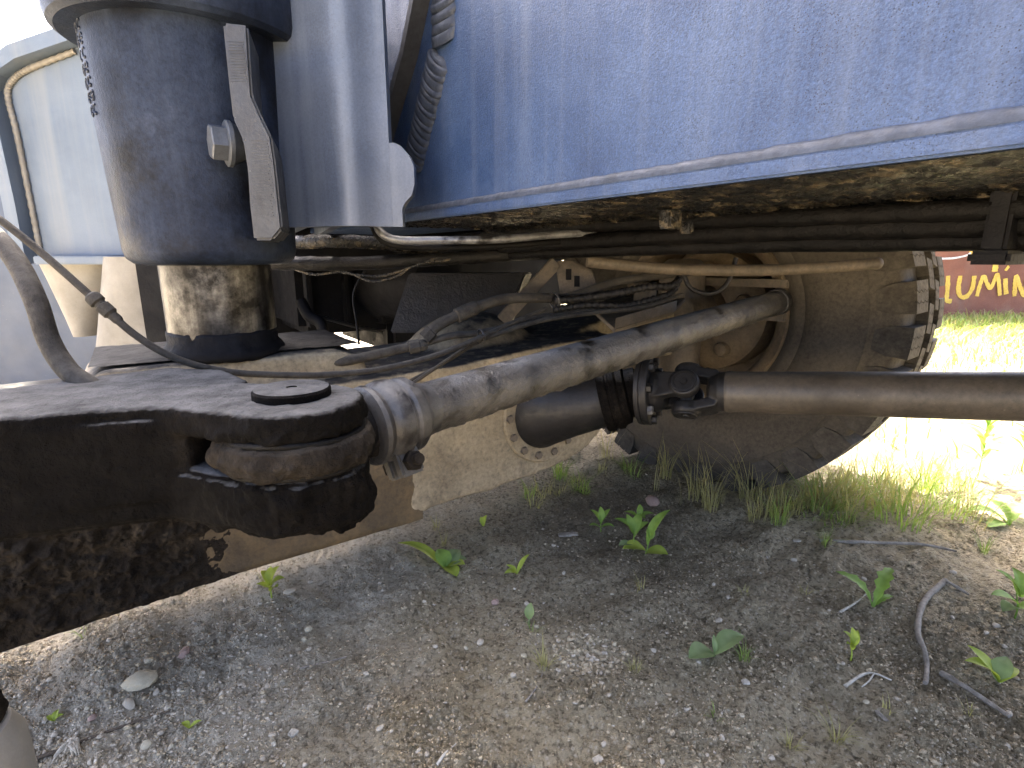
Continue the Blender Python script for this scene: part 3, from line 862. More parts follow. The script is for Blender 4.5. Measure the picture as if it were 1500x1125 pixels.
# ---- track rod ----
def trackrod():
    d = (TB - TA).normalized(); L = (TB - TA).length
    s0 = .11
    bm = bmesh.new()
    n, rows = 40, 300
    x, y, z = frame(d)
    rings = []
    ss = np.linspace(s0, L - .015, rows)
    P = []
    for s in ss:
        for k in range(n):
            a = 2 * math.pi * k / n
            P.append(TA + d * s + (x * math.cos(a) + y * math.sin(a)) * 0.0368)
    P = np.array([tuple(p) for p in P]); C = np.repeat(np.array([tuple(TA + d * s) for s in ss]), n, 0)
    nr = (P - C) / 0.0368
    f = fbm(P * 28, 4, 61); f2 = fbm(P * 110, 3, 62)
    low = np.clip(-nr[:, 2] * 1.2 - .1, 0, 1)
    t = np.repeat(ss, n) / L
    off = .0006 * f2 + low * (.0045 * np.clip(f2 + .05, 0, 1) + .004 * np.clip(f, 0, 1)) + .0028 * np.clip(f - .28, 0, 1)
    P = P + nr * off[:, None]
    vs = [bm.verts.new(p) for p in P]
    for i in range(rows - 1):
        for k in range(n):
            a = i * n + k; b = i * n + (k + 1) % n
            bm.faces.new((vs[a], vs[b], vs[b + n], vs[a + n]))
    bm.faces.new([vs[k] for k in range(n)][::-1]); bm.faces.new([vs[(rows - 1) * n + k] for k in range(n)])
    rod = put('track_rod', bm_mesh(bm, 'track_rod', 180), 'tierod', ROOT)
    rod['label'] = 'long dusty steel track rod tube crossing under the chassis'
    # near clamp: collar with ring grooves, split ear and bolt
    TC = TA - d * .022
    lathe_obj('clamp_collar', TC, d, [(.030, .112), (.046, .114), (.0525, .118), (.0535, .124), (.0485, .129), (.048, .133), (.0535, .138), (.0555, .148), (.0545, .160), (.049, .164), (.049, .168), (.0525, .172), (.052, .184), (.046, .192), (.040, .20), (.036, .222)], 'clamp', rod, 64, 40)
    lathe_obj('seal_ring', TC, d, [(.030, .100), (.0385, .102), (.0395, .108), (.0375, .113), (.030, .115)], 'hose', rod, 56)
    c = TC + d * .152
    side = frame(d)[0]
    dn = Vector((.25, -.35, -.9)); dn = (dn - d * dn.dot(d)).normalized()
    lat = d.cross(dn).normalized()
    bm = bmesh.new()
    for sgn in (-1, 1):
        add_box(bm, c + dn * .057 + lat * sgn * .013, d * .017, dn * .022, lat * .0085, .003)
    put('clamp_ear', bm_mesh(bm, 'clamp_ear'), 'clamp', rod)
    ax = lat if lat.dot(Vector((0, -1, 0))) > 0 else -lat
    bolt('clamp_bolt', c + dn * .062 + ax * .021, ax, .0135, .013, 'eye', rod, .3)
    bolt('clamp_nut', c + dn * .062 - ax * .034, ax, .0135, .013, 'eye', rod, .1)
    bm = bmesh.new(); add_tube(bm, [c + dn * .062 + ax * .03, c + dn * .062 + ax * .043], .0075, 12, 2)
    put('bolt_tip', bm_mesh(bm, 'bolt_tip'), 'eye', rod)
    # far end: clamp and ball joint on the far steering arm
    lathe_obj('far_clamp', TB, d, [(.034, -.03), (.041, -.028), (.042, -.02), (.042, .004), (.038, .008), (.03, .012)], 'clamp', rod, 48)
    bm = bmesh.new()
    e = TB + d * .055
    add_lathe(bm, Vector((e.x, e.y, 0)), ZZ, [(.03, e.z - .035), (.04, e.z - .028), (.042, e.z), (.04, e.z + .028), (.03, e.z + .035)], 36)
    add_lathe(bm, TB - d * .01, d, [(.027, 0), (.027, .05)], 24)
    put('far_ball_joint', solid(bm, .005, 2, ((.002, 40),)), 'clamp', rod)
    # far steering arm, from the ball joint back to the hub
    hub = WC + WAX * .02
    for dz, th in ((.040, .026), (-.066, .026)):
        bm = bmesh.new()
        a = Vector((e.x, e.y, e.z + dz)); h = Vector((hub.x, hub.y + .02, e.z + dz))
        dd = (h - a).normalized(); nn = Vector((-dd.y, dd.x, 0))
        pts = [a + nn * .045 - dd * .02, a + nn * .02 - dd * .045, a - nn * .02 - dd * .045, a - nn * .045 - dd * .02, h - nn * .06, h + nn * .06]
        add_prism(bm, pts, ZZ * th, .004)
        put('far_steering_arm', bm_mesh(bm, 'far_steering_arm'), 'tan', ROOT)
    bolt('fork_bolt', Vector((e.x, e.y - .01, e.z + .066)), ZZ, .02, .014, 'clamp', rod)

# ---- far wheel ----
WYAW = R(43.0)
WAX = Vector((math.cos(WYAW), math.sin(WYAW), 0))        # axis pointing outboard
WC = Vector((.655, 1.965, .622))                          # centre of the inner shoulder plane
TR, TW = .66, .36
trackrod()
def wheel():
    bm = bmesh.new()
    prof = [(.315, .335), (.27, .33), (.262, .20), (.265, .06), (.278, .035), (.292, .022), (.312, .012), (.318, .018), (.319, .03), (.30, .045), (.285, .06), (.28, .33), (.315, .336)]
    x, y, z = frame(WAX)
    add_lathe(bm, WC, WAX, prof, 96, caps=False)
    # wheel disc deep inside
    add_lathe(bm, WC, WAX, [(.10, .235), (.20, .23), (.27, .20), (.275, .215), (.2, .25), (.10, .255)], 64)
    wh = put('wheel', bm_mesh(bm, 'wheel', 35), 'rim', ROOT)
    wh['label'] = 'large off road wheel on the far side, seen from inside'
    bm = bmesh.new()
    tp = [(.318, .022), (.335, .004), (.352, -.006), (.372, -.004), (.378, -.010), (.40, -.022), (.45, -.03), (.50, -.027), (.535, -.018), (.548, -.019), (.553, -.012), (.585, -.002), (.612, .006), (.622, .016), (.628, .05), (.632, TW * .5), (.628, TW - .05), (.622, TW - .016), (.585, TW + .002), (.50, TW + .027), (.42, TW + .028), (.35, TW), (.318, TW - .02)]
    add_lathe(bm, WC, WAX, tp, 160, caps=False)
    me = bm_mesh(bm, 'tyre', 40)
    displace(me, ((.0012, 30),))
    ty = put('tyre', me, 'rubber', wh); ty['label'] = 'dusty black tyre with deep blocky tread'
    # tread lugs in wheel space: Z = axis, X = radial
    fm = Matrix((x, y, z)).transposed().to_4x4()
    WM = Matrix.Translation(WC) @ fm
    NL = 32
    pitch = 2 * math.pi / NL
    def lugmesh(s0, s1, frac, skew, side, rin):
        bm = bmesh.new()
        # plan zigzag split in three bars across the tread, thin sipes between
        nb = 3
        half = pitch * frac / 2
        def pt(r, a, s): return Vector((r * math.cos(a), r * math.sin(a), s))
        for b in range(nb):
            a0 = -half + 2 * half * b / nb; a1 = -half + 2 * half * (b + 1) / nb
            g = .0013 / .66
            N = 6
            def zz_(a, k, edge): return a + (0 if edge else (.006 * (1 if k % 2 else -1)))
            lo, hi = [], []
            for k in range(N + 1):
                s = s0 + (s1 - s0) * k / N
                sk = skew * (s - s0)
                lo.append((zz_(a0, k, b == 0) + (g if b else 0) + sk, s)); hi.append((zz_(a1, k, b == nb - 1) - (g if b < nb - 1 else 0) + sk, s))
            loop = lo + hi[::-1]
            r1 = TR
            top = [bm.verts.new(pt(r1 - .006 * (abs(s - TW / 2) / (TW / 2)) ** 2, a, s)) for a, s in loop]
            bot = [bm.verts.new(pt(.600, a, s)) for a, s in loop]
            bm.faces.new(top)
            n = len(loop)
            for k in range(n): bm.faces.new((top[k], bot[k], bot[(k + 1) % n], top[(k + 1) % n]))
        if side:
            # shoulder face running down the side of the tyre, chamfered
            a0, a1 = -half, half
            ss = s0 if side < 0 else s1
            k = -1 if side < 0 else 1
            q = [pt(TR - .012, a0, ss), pt(TR - .012, a1, ss), pt(.60, a1 * 1.02, ss + k * .006), pt(.562, a1 * .72, ss + k * .008), pt(.562, a0 * .72, ss + k * .008), pt(.60, a0 * 1.02, ss + k * .006)]
            inn = [v - Vector((0, 0, k * .04)) for v in q]
            A = [bm.verts.new(v) for v in q]; B = [bm.verts.new(v) for v in inn]
            bm.faces.new(A if k > 0 else A[::-1])
            for j in range(6): bm.faces.new((A[j], B[j], B[(j + 1) % 6], A[(j + 1) % 6]))
        me = bm_mesh(bm, 'tread_lug', 30)
        me.materials.append(MT['tread']); me.materials.append(MT['tread_lit'])
        for f in me.polygons:
            if f.normal.x > .75: f.material_index = 1
        return me
    kinds = [(lugmesh(-.002, .105, .70, 0, -1, 0), 0.0), (lugmesh(.122, .178, .66, .25, 0, 0), .5), (lugmesh(.192, .245, .66, .25, 0, 0), .0), (lugmesh(.26, TW + .002, .70, 0, 1, 0), .5)]
    for me, ph in kinds:
        for k in range(NL):
            o = put('tread_lug', me, None, wh)
            o.matrix_basis = WM @ Matrix.Rotation((k + ph) * pitch + .06, 4, 'Z')
    # hub and brake drum inside the rim
    lathe_obj('brake_drum', WC, WAX, [(.05, -.03), (.09, -.025), (.10, .04), (.15, .055), (.19, .075), (.215, .10), (.22, .13), (.22, .22)], 'rim', wh, 64)
    for k in range(5):
        a = 2 * math.pi * k / 5 + .35
        p = WC + (x * math.cos(a) + y * math.sin(a)) * .155 + WAX * .05
        lathe_obj('hub_boss', p, -WAX, [(.026, -.03), (.028, .0), (.022, .014), (.012, .018)], 'rim', wh, 20)
    # kingpin knuckle joining beam and hub
    bm = bmesh.new()
    c = WC - WAX * .10
    add_lathe(bm, Vector((c.x, c.y, 0)), ZZ, [(.06, .40), (.075, .42), (.08, .62), (.075, .79), (.05, .81)], 36)
    add_lathe(bm, c, WAX, [(.085, -.06), (.10, .0), (.10, .08)], 36)
    put('far_knuckle', solid(bm, .007, 3, ((.002, 25),)), 'tan', ROOT)
wheel()

# ---- pinion carrier, flange, universal joint and drive shaft ----
def driveline():
    S0, S1 = W(1070, 574, 1.285), W(1500, 581, 1.05)
    d = (S1 - S0).normalized()
    # the shaft runs on to the gearbox beyond the picture
    bm = bmesh.new()
    add_lathe(bm, S0, d, [(.046, -.012), (.0485, -.008), (.0495, 0), (.0485, .006), (.0478, .012), (.0478, 1.75)], 56)
    sh = put('drive_shaft', bm_mesh(bm, 'drive_shaft', 40), 'shaft', ROOT)
    sh['label'] = 'brown black tubular drive shaft leading to the axle'
    x, y, z = frame(d)
    if y.z < 0: x, y = -x, -y
    cen = S0 - d * .098                               # centre of the cross
    toC = (EYE - cen); toC = (toC - d * toC.dot(d)).normalized()
    upv = d.cross(toC).normalized()
    if upv.z < 0: upv = -upv
    A = (toC * .93 + upv * .37).normalized()           # axis of the flange yoke
    B = d.cross(A).normalized()
    if B.z > 0: B = -B
    # tube yoke: bell with two ears on axis B
    bm = bmesh.new()
    add_lathe(bm, S0, d, [(.020, -.052), (.036, -.045), (.046, -.025), (.0475, -.002)], 40)
    for s in (-1, 1):
        e = cen + B * s * .047
        add_lathe(bm, e - B * s * .014, B * s, [(.032, 0), (.034, .006), (.034, .022), (.030, .030)], 28)
        root = S0 - d * .028 + B * s * .036
        w = A * .024
        add_prism(bm, [e - w - B * s * .012, e + w - B * s * .012, root + w * 1.25 - B * s * .016, root - w * 1.25 - B * s * .016], B * s * .026)
    put('tube_yoke', solid(bm, .003, 3, ((.0006, 60),)), 'black', sh)
    # flange yoke with ears on axis A
    F = cen - d * .088
    bm = bmesh.new()
    add_lathe(bm, F, d, [(.055, 0), (.054, .02), (.038, .04)], 40)
    for s in (-1, 1):
        e = cen + A * s * .047
        add_lathe(bm, e - A * s * .014, A * s, [(.033, 0), (.0355, .006), (.0355, .020), (.031, .029)], 28)
        w = B * .025; root = F + d * .012 + A * s * .038
        add_prism(bm, [e - w - A * s * .012, e + w - A * s * .012, root + w * 1.4 - A * s * .018, root - w * 1.4 - A * s * .018], A * s * .026)
    put('flange_yoke', solid(bm, .003, 3, ((.0006, 60),)), 'black', sh)
    for ax in (A, B):
        for s in (-1, 1):
            lathe_obj('bearing_cap', cen + ax * s * .052, ax * s, [(.026, 0), (.0275, .010), (.0265, .0135), (.0225, .014), (.0215, .0122), (.009, .0122), (.008, .015), (.001, .0155)], 'black', sh, 36)
    bm = bmesh.new()
    for ax in (A, B): add_lathe(bm, cen - ax * .05, ax, [(.013, 0), (.014, .03), (.014, .07), (.013, .10)], 20)
    put('joint_cross', bm_mesh(bm, 'joint_cross'), 'steelpipe', sh)
    # companion flanges
    lathe_obj('joint_flange', F, d, [(.05, -.026), (.084, -.025), (.086, -.023), (.086, -.014), (.083, -.0125), (.083, -.0105), (.086, -.009), (.086, .004), (.084, .006), (.05, .007)], 'black', sh, 64)
    for k in range(8):
        a = 2 * math.pi * k / 8 + .3
        p = F + (A * math.cos(a) + B * math.sin(a)) * .0725
        bolt('flange_bolt', p + d * .005, d, .0115, .013, 'steelpipe' if k % 4 == 1 else 'black', sh, k * .4)
    # pinion carrier
    P0 = onv(800, 603, AV0 - .012); P1 = F - d * .022
    pd = (P1 - P0).normalized(); PL = (P1 - P0).length
    bm = bmesh.new()
    nn = 56; rings = []
    px_, py_, _ = frame(pd); fx, fy, _ = frame(-VV)
    if px_.dot(fx) < 0: fx, fy = -fx, -fy
    for (sd, off, r_, k) in ((0, .03, .10, 0), (0, -.004, .098, 0), (.03, 0, .092, .25), (.06, 0, .084, .55), (.09, 0, .078, .8), (.12, 0, .074, 1), (PL * .6, 0, .071, 1), (PL * .74, 0, .070, 1), (PL * .78, 0, .078, 1)):
        c = P0 + pd * sd + VV * off
        ax_, ay_ = fx.lerp(px_, k).normalized(), fy.lerp(py_, k).normalized()
        rings.append([bm.verts.new(c + (ax_ * math.cos(2 * math.pi * q / nn) + ay_ * math.sin(2 * math.pi * q / nn)) * r_) for q in range(nn)])
    for a, b in zip(rings, rings[1:]):
        for q in range(nn): bm.faces.new((a[q], a[(q + 1) % nn], b[(q + 1) % nn], b[q]))
    bm.faces.new(rings[0][::-1]); bm.faces.new(rings[-1])
    pc = put('pinion_carrier', bm_mesh(bm, 'pinion_carrier', 40), 'black', ROOT)
    pc['label'] = 'black tapered pinion housing bolted to the axle'
    lathe_obj('retainer_ring', P0, pd, [(.06, PL * .58), (.0835, PL * .59), (.0855, PL * .61), (.0855, PL * .67), (.082, PL * .68), (.082, PL * .70), (.0845, PL * .71), (.0845, PL * .76), (.078, PL * .78), (.074, PL * .84), (.062, PL * .86), (.062, PL * .96), (.05, PL * .99)], 'arm', pc, 64)
    # bolt ring at its root
    nv = -VV
    lathe_obj('bolt_ring', onv(800, 603, AV0 - .002), nv, [(.07, -.02), (.136, -.018), (.138, .004), (.134, .008), (.09, .009)], 'axle', pc, 72)
    rx, ry, rz = frame(nv)
    for k in range(14):
        a = 2 * math.pi * k / 14
        bolt('ring_bolt', onv(800, 603, AV0 - .008) + (rx * math.cos(a) + ry * math.sin(a)) * .118, nv, .011, .010, 'tan', pc, k)
    # lug plate left of the ring
    q = W(768, 600, 1.42)
    bm = bmesh.new(); add_box(bm, q, Vector((.012, .006, .012)), Vector((-.009, .012, .002)), Vector((-.014, -.006, .034)), .003)
    put('lug_plate', bm_mesh(bm, 'lug_plate'), 'tan', pc)
driveline()

# ---- hoses, pipes and brackets ----
def hoses():
    # black bundle below the flange, along the chassis
    for k, (du, dz, r_) in enumerate(((0, 0, .016), (.03, .012, .015), (-.012, .026, .013), (.022, -.019, .014), (.05, -.006, .015))):
        pts = []
        for v in np.linspace(-1.5, 2.6, 16):
            w1 = .006 * math.sin(v * 4.1 + k * 1.7) + .004 * math.sin(v * 9 + k)
            pts.append(uvz(.86 + du + w1, v, .853 + dz + .006 * math.sin(v * 3.3 + k * 2.2) - .012 * max(0, v - .9)))
        o = tube_obj('bundle_hose', pts, r_, 'hose', ROOT, 12, 14)
        displace(o.data, ((.0022, 60), (.0015, 140)))
    # strap carrying the bundle
    c = uvz(.875, onu(1478, 340, .875).dot(VV), .86)
    bm = bmesh.new()
    add_box(bm, c + ZZ * .014, UU * .048, VV * .012, ZZ * .05, .004)
    add_box(bm, c - ZZ * .042, UU * .058, VV * .02, ZZ * .008, .004)
    put('hose_strap', bm_mesh(bm, 'hose_strap'), 'void', ROOT)
    # bright steel pipe bending under the flange
    tube_obj('steel_pipe', [W(552, 318, 1.12), W(556, 338, 1.10), W(580, 351, 1.10), W(640, 352, 1.12), W(720, 351, 1.15), (W(800, 345, 1.2)), W(900, 338, 1.25)], .0085, 'steelpipe', ROOT, 12, 10, 'bright oily steel pipe bent under the flange')
    tube_obj('oily_pipe', [W(545, 330, 1.14), W(560, 352, 1.13), W(600, 362, 1.14), W(700, 362, 1.18), W(820, 354, 1.24)], .007, 'hose', ROOT)
    # drooping wires behind
    for pts in (((425, 392), (460, 402), (505, 398), (545, 412), (580, 405), (610, 388), (660, 380)),
                ((410, 388), (470, 393), (520, 402), (560, 404), (600, 392), (640, 378))):
        tube_obj('wire', [W(x, y, 1.42) for x, y in pts], .0035, 'crust', ROOT, 8)
    # oily beam seen left of the bracket foot
    bm = bmesh.new(); add_tube(bm, [W(400, 356, 1.36), W(520, 354, 1.34), W(640, 366, 1.5)], .016, 14, 14)
    me = bm_mesh(bm, 'oily_conduit', 80); displace(me, ((.003, 70), (.002, 160)))
    put('oily_conduit', me, 'crust', ROOT)
    bm = bmesh.new(); add_tube(bm, [W(398, 385, 1.40), W(520, 386, 1.42), W(700, 376, 1.5), W(860, 366, 1.6)], .018, 14, 14)
    me = bm_mesh(bm, 'sooty_conduit', 80); displace(me, ((.003, 70), (.002, 160)))
    put('oily_conduit', me, 'oil', ROOT)
    # tan pipe towards the far wheel
    tp = tube_obj('tan_pipe', [W(860, 383, 1.40), W(980, 394, 1.42), W(1100, 396, 1.42), W(1200, 392, 1.40), W(1284, 386, 1.38)], .0148, 'tan', ROOT, 16, 10, 'dusty tan pipe with a rounded end near the tyre')
    e = W(1284, 386, 1.38)
    bm = bmesh.new(); bmesh.ops.create_uvsphere(bm, u_segments=16, v_segments=10, radius=.0155, matrix=Matrix.Translation(e))
    put('pipe_end', bm_mesh(bm, 'pipe_end'), 'tan', tp)
    # thick dusty hose at the left edge, lying on the arm
    tube_obj('thick_hose', [W(-70, 300, .86), W(-20, 335, .84), W(22, 380, .82), W(52, 440, .80), W(72, 500, .80), W(100, 543, .80), W(132, 566, .80), W(160, 588, .80), W(178, 620, .80)], .0145, 'dhose', ROOT, 16, 10, 'thick dusty rubber hose curving down onto the steering arm')
    # thin cable with connector
    cab = [W(-60, 285, .80), W(0, 322, .80), W(70, 378, .81), W(138, 438, .82), W(200, 492, .84), W(260, 526, .87), W(330, 544, .92), W(400, 549, .97), W(480, 549, 1.02), W(560, 540, 1.07), W(640, 520, 1.13), W(700, 496, 1.2), W(760, 470, 1.28), W(830, 458, 1.36), W(920, 446, 1.45)]
    cb = tube_obj('brake_cable', cab, .0058, 'dhose', ROOT, 10, 8, 'thin dusty cable sagging across to the axle')
    t = (W(168, 465, .828) - W(138, 438, .82)).normalized()
    lathe_obj('connector', W(134, 434, .82), t, [(.006, -.004), (.0105, 0), (.0115, .006), (.0115, .012), (.0085, .0145), (.0085, .018), (.0105, .020), (.0105, .034), (.0075, .038), (.0075, .048), (.006, .052)], 'dhose', cb, 20)
    # brake line on the axle with union and fat hose
    ln = tube_obj('axle_pipe', [W(430, 540, 1.14), W(500, 530, 1.17), W(560, 517, 1.2), W(600, 508, 1.22), W(612, 506, 1.225)], .0105, 'dhose', ROOT, 14)
    u = W(606, 508, 1.22); t = (W(650, 500, 1.24) - u).normalized()
    lathe_obj('pipe_union', u, t, [(.010, -.012), (.0155, -.010), (.0155, .012), (.0135, .014), (.0135, .022), (.010, .03)], 'dhose', ln, 8, 20)
    fat = tube_obj('dusty_brake_hose', [W(628, 490, 1.22), W(640, 478, 1.22), W(662, 466, 1.23), W(700, 450, 1.26), W(740, 438, 1.3), W(790, 436, 1.34), W(830, 436, 1.38), W(900, 414, 1.45), W(960, 404, 1.5), W(1010, 398, 1.55)], lambda t: .0125 if t < .55 else .0118, 'dhose', ROOT, 14, 8, 'dusty brake hose looping above the axle')
    t = (W(700, 450, 1.26) - W(662, 466, 1.23)).normalized()
    lathe_obj('hose_ferrule', W(668, 463, 1.232), t, [(.0125, 0), (.0165, .002), (.0165, .05), (.014, .056), (.0125, .058)], 'dhose', fat, 20)
    bolt('union_nut', W(622, 496, 1.218), (W(640, 478, 1.22) - W(622, 496, 1.218)).normalized(), .0165, .024, 'dhose', fat)
    # ribbed black hose pair carrying on to the right
    for off, r_ in ((0, .010), (.022, .008)):
        pts = [W(812, 440 + off * 600, 1.33), W(860, 436 + off * 500, 1.38), W(910, 428 + off * 900, 1.42), W(950, 420 + off * 900, 1.46), W(985, 418 + off * 400, 1.5), W(1000, 398, 1.54)]
        bm = bmesh.new(); add_tube(bm, pts, lambda t: r_ + .0014 * math.sin(t * 160), 12, 26)
        put('ribbed_hose', bm_mesh(bm, 'ribbed_hose', 80), 'oil', ROOT)
    # looped black hose
    lp = [W(1000, 395, 1.45), W(1010, 420, 1.45), W(1032, 430, 1.45), W(1055, 425, 1.45), W(1070, 405, 1.45), W(1078, 378, 1.45)]
    tube_obj('looped_hose', lp, .006, 'oil', ROOT, 10)
    # pair of thin lines tied with a strap, dropping to the axle
    for pts, r_ in (([(604, 562, 1.14), (660, 524, 1.18), (720, 486, 1.24), (800, 452, 1.32)], .0042), ([(596, 560, 1.15), (650, 532, 1.18), (700, 502, 1.22), (740, 484, 1.26)], .0035),
                    ([(700, 498, 1.21), (790, 470, 1.3), (870, 458, 1.38), (940, 450, 1.44), (1000, 432, 1.5)], .0062), ([(612, 506, 1.225), (660, 492, 1.24), (700, 488, 1.27), (760, 476, 1.3)], .008)):
        tube_obj('thin_line', [W(*p) for p in pts], r_, 'dhose', ROOT, 10)
    # cable ties
    for (px, py, d_, r_) in ((705, 492, 1.22, .014), (812, 440, 1.34, .019)):
        bm = bmesh.new()
        c = W(px, py, d_); t = Vector((.75, .5, .12)).normalized(); x, y, z = frame(t)
        pts = [c + (x * math.cos(a) + y * math.sin(a)) * r_ for a in np.linspace(0, 2 * math.pi, 26)]
        add_tube(bm, pts, .0028, 6, 1, smooth=False, caps=False)
        put('cable_tie', bm_mesh(bm, 'cable_tie', 60), 'clamp', ROOT)
    # tan strut and bracket plate with holes above the axle
    a, b = W(735, 470, 1.52), W(815, 384, 1.50)
    t = (b - a).normalized(); sd = t.cross(Vector((.3, -.9, 0))).normalized()
    bm = bmesh.new(); add_box(bm, (a + b) / 2, t * (b - a).length / 2, sd * .018, t.cross(sd) * .006, .002)
    br = put('strut', bm_mesh(bm, 'strut'), 'tan', ROOT); br['label'] = 'tan flat strut standing on the axle'
    bm = bmesh.new()
    d_ = 1.50
    def pl(pts): return [W(x, y, d_) for x, y in pts]
    th = Vector((.006, .012, 0))
    add_prism(bm, pl(((816, 382), (838, 382), (866, 396), (878, 428), (820, 430), (815, 400))), th, .002)
    put('bracket_plate', bm_mesh(bm, 'bracket_plate'), 'tan', br)
    for (x, y, w, h) in ((833, 402, 4, 8), (845, 412, 4, 8)):
        bm = bmesh.new()
        add_prism(bm, [W(x - w, y - h, d_) - Vector((0, .002, 0)), W(x + w, y - h, d_) - Vector((0, .002, 0)), W(x + w, y + h, d_) - Vector((0, .002, 0)), W(x - w, y + h, d_) - Vector((0, .002, 0))], Vector((0, .003, 0)))
        put('bracket_slot', bm_mesh(bm, 'bracket_slot'), 'void', br)
    # rusty tray behind the rod
    bm = bmesh.new()
    p = [W(868, 452, 1.5), W(900, 482, 1.46), W(985, 456, 1.56), W(1005, 436, 1.62), W(930, 440, 1.62)]
    add_prism(bm, p, Vector((0, 0, -.012)), .002)
    add_prism(bm, [W(900, 482, 1.46), W(990, 456, 1.56), W(992, 440, 1.56), W(902, 466, 1.46)], Vector((.004, .01, 0)), .001)
    put('rusty_tray', bm_mesh(bm, 'rusty_tray'), 'tan', ROOT)
    lathe_obj('valve_body', W(945, 430, 1.66), ZZ, [(.03, -.03), (.034, -.028), (.034, .03), (.03, .034)], 'tan', ROOT, 28)
    # bent tab under the flange and pipe ends
    for (x, y, w, h, d_) in ((982, 322, 14, 13, .86), (1006, 333, 4, 9, .88)):
        bm = bmesh.new(); add_box(bm, W(x, y, d_), UU * .5 * w * d_ / 800 * 2, VV * .012, ZZ * h * d_ / 800, .003)
        me = bm_mesh(bm, 'tab'); put('mounting_tab', me, 'crust', ROOT)
hoses()

# ---- dark machinery further back under the vehicle, with black blocks added to close bright gaps ----
def machinery():
    bm = bmesh.new()
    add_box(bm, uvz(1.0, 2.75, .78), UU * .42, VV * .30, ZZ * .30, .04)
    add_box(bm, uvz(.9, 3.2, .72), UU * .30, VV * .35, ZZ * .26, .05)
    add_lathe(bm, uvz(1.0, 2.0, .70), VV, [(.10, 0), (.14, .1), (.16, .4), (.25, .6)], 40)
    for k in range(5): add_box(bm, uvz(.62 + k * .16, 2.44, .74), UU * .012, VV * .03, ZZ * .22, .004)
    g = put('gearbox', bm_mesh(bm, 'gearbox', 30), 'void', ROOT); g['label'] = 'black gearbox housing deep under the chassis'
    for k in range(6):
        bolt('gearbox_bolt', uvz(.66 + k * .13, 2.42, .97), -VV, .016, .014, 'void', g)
    slab('near_gap_block', .2, .98, 3.0, 3.9, .41, 1.2, 'void', ROOT, .03)  # black block added to stop daylight showing under the truck
    slab('far_gap_block', .98, 2.05, 2.45, 3.3, .36, 1.2, 'void', ROOT, .03)  # second added block, closes the bright gap on the far side
    slab('gap_beam', .30, 1.9, 2.05, 2.17, .80, .98, 'void', ROOT, .01)  # beam added to keep the view beneath the chassis dark
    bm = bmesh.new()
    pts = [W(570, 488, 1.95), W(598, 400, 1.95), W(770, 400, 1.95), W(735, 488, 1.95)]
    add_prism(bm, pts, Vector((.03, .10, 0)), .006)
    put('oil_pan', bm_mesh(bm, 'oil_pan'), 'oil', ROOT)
    # bent exhaust-like pipe and rods in the dark
    tube_obj('bent_pipe', [W(440, 440, 2.1), W(452, 462, 2.1), W(468, 472, 2.1), W(474, 488, 2.1), W(476, 506, 2.1)], .022, 'void', ROOT)
    tube_obj('thin_rod', [W(462, 462, 2.1), W(520, 478, 2.2), W(560, 486, 2.3)], .007, 'oil', ROOT)
    tube_obj('loose_wire', [W(535, 395, 1.7), W(518, 430, 1.7), W(522, 470, 1.7), W(526, 505, 1.7)], .004, 'hose', ROOT, 8)
    # second axle further along
    bm = bmesh.new()
    add_prism(bm, [uvz(-.3, 4.3, .36), uvz(1.0, 4.3, .34), uvz(2.1, 4.3, .40), uvz(2.1, 4.3, .75), uvz(-.3, 4.3, .72)], VV * .3, .02)
    put('rear_axle', bm_mesh(bm, 'rear_axle'), 'void', ROOT)
machinery()

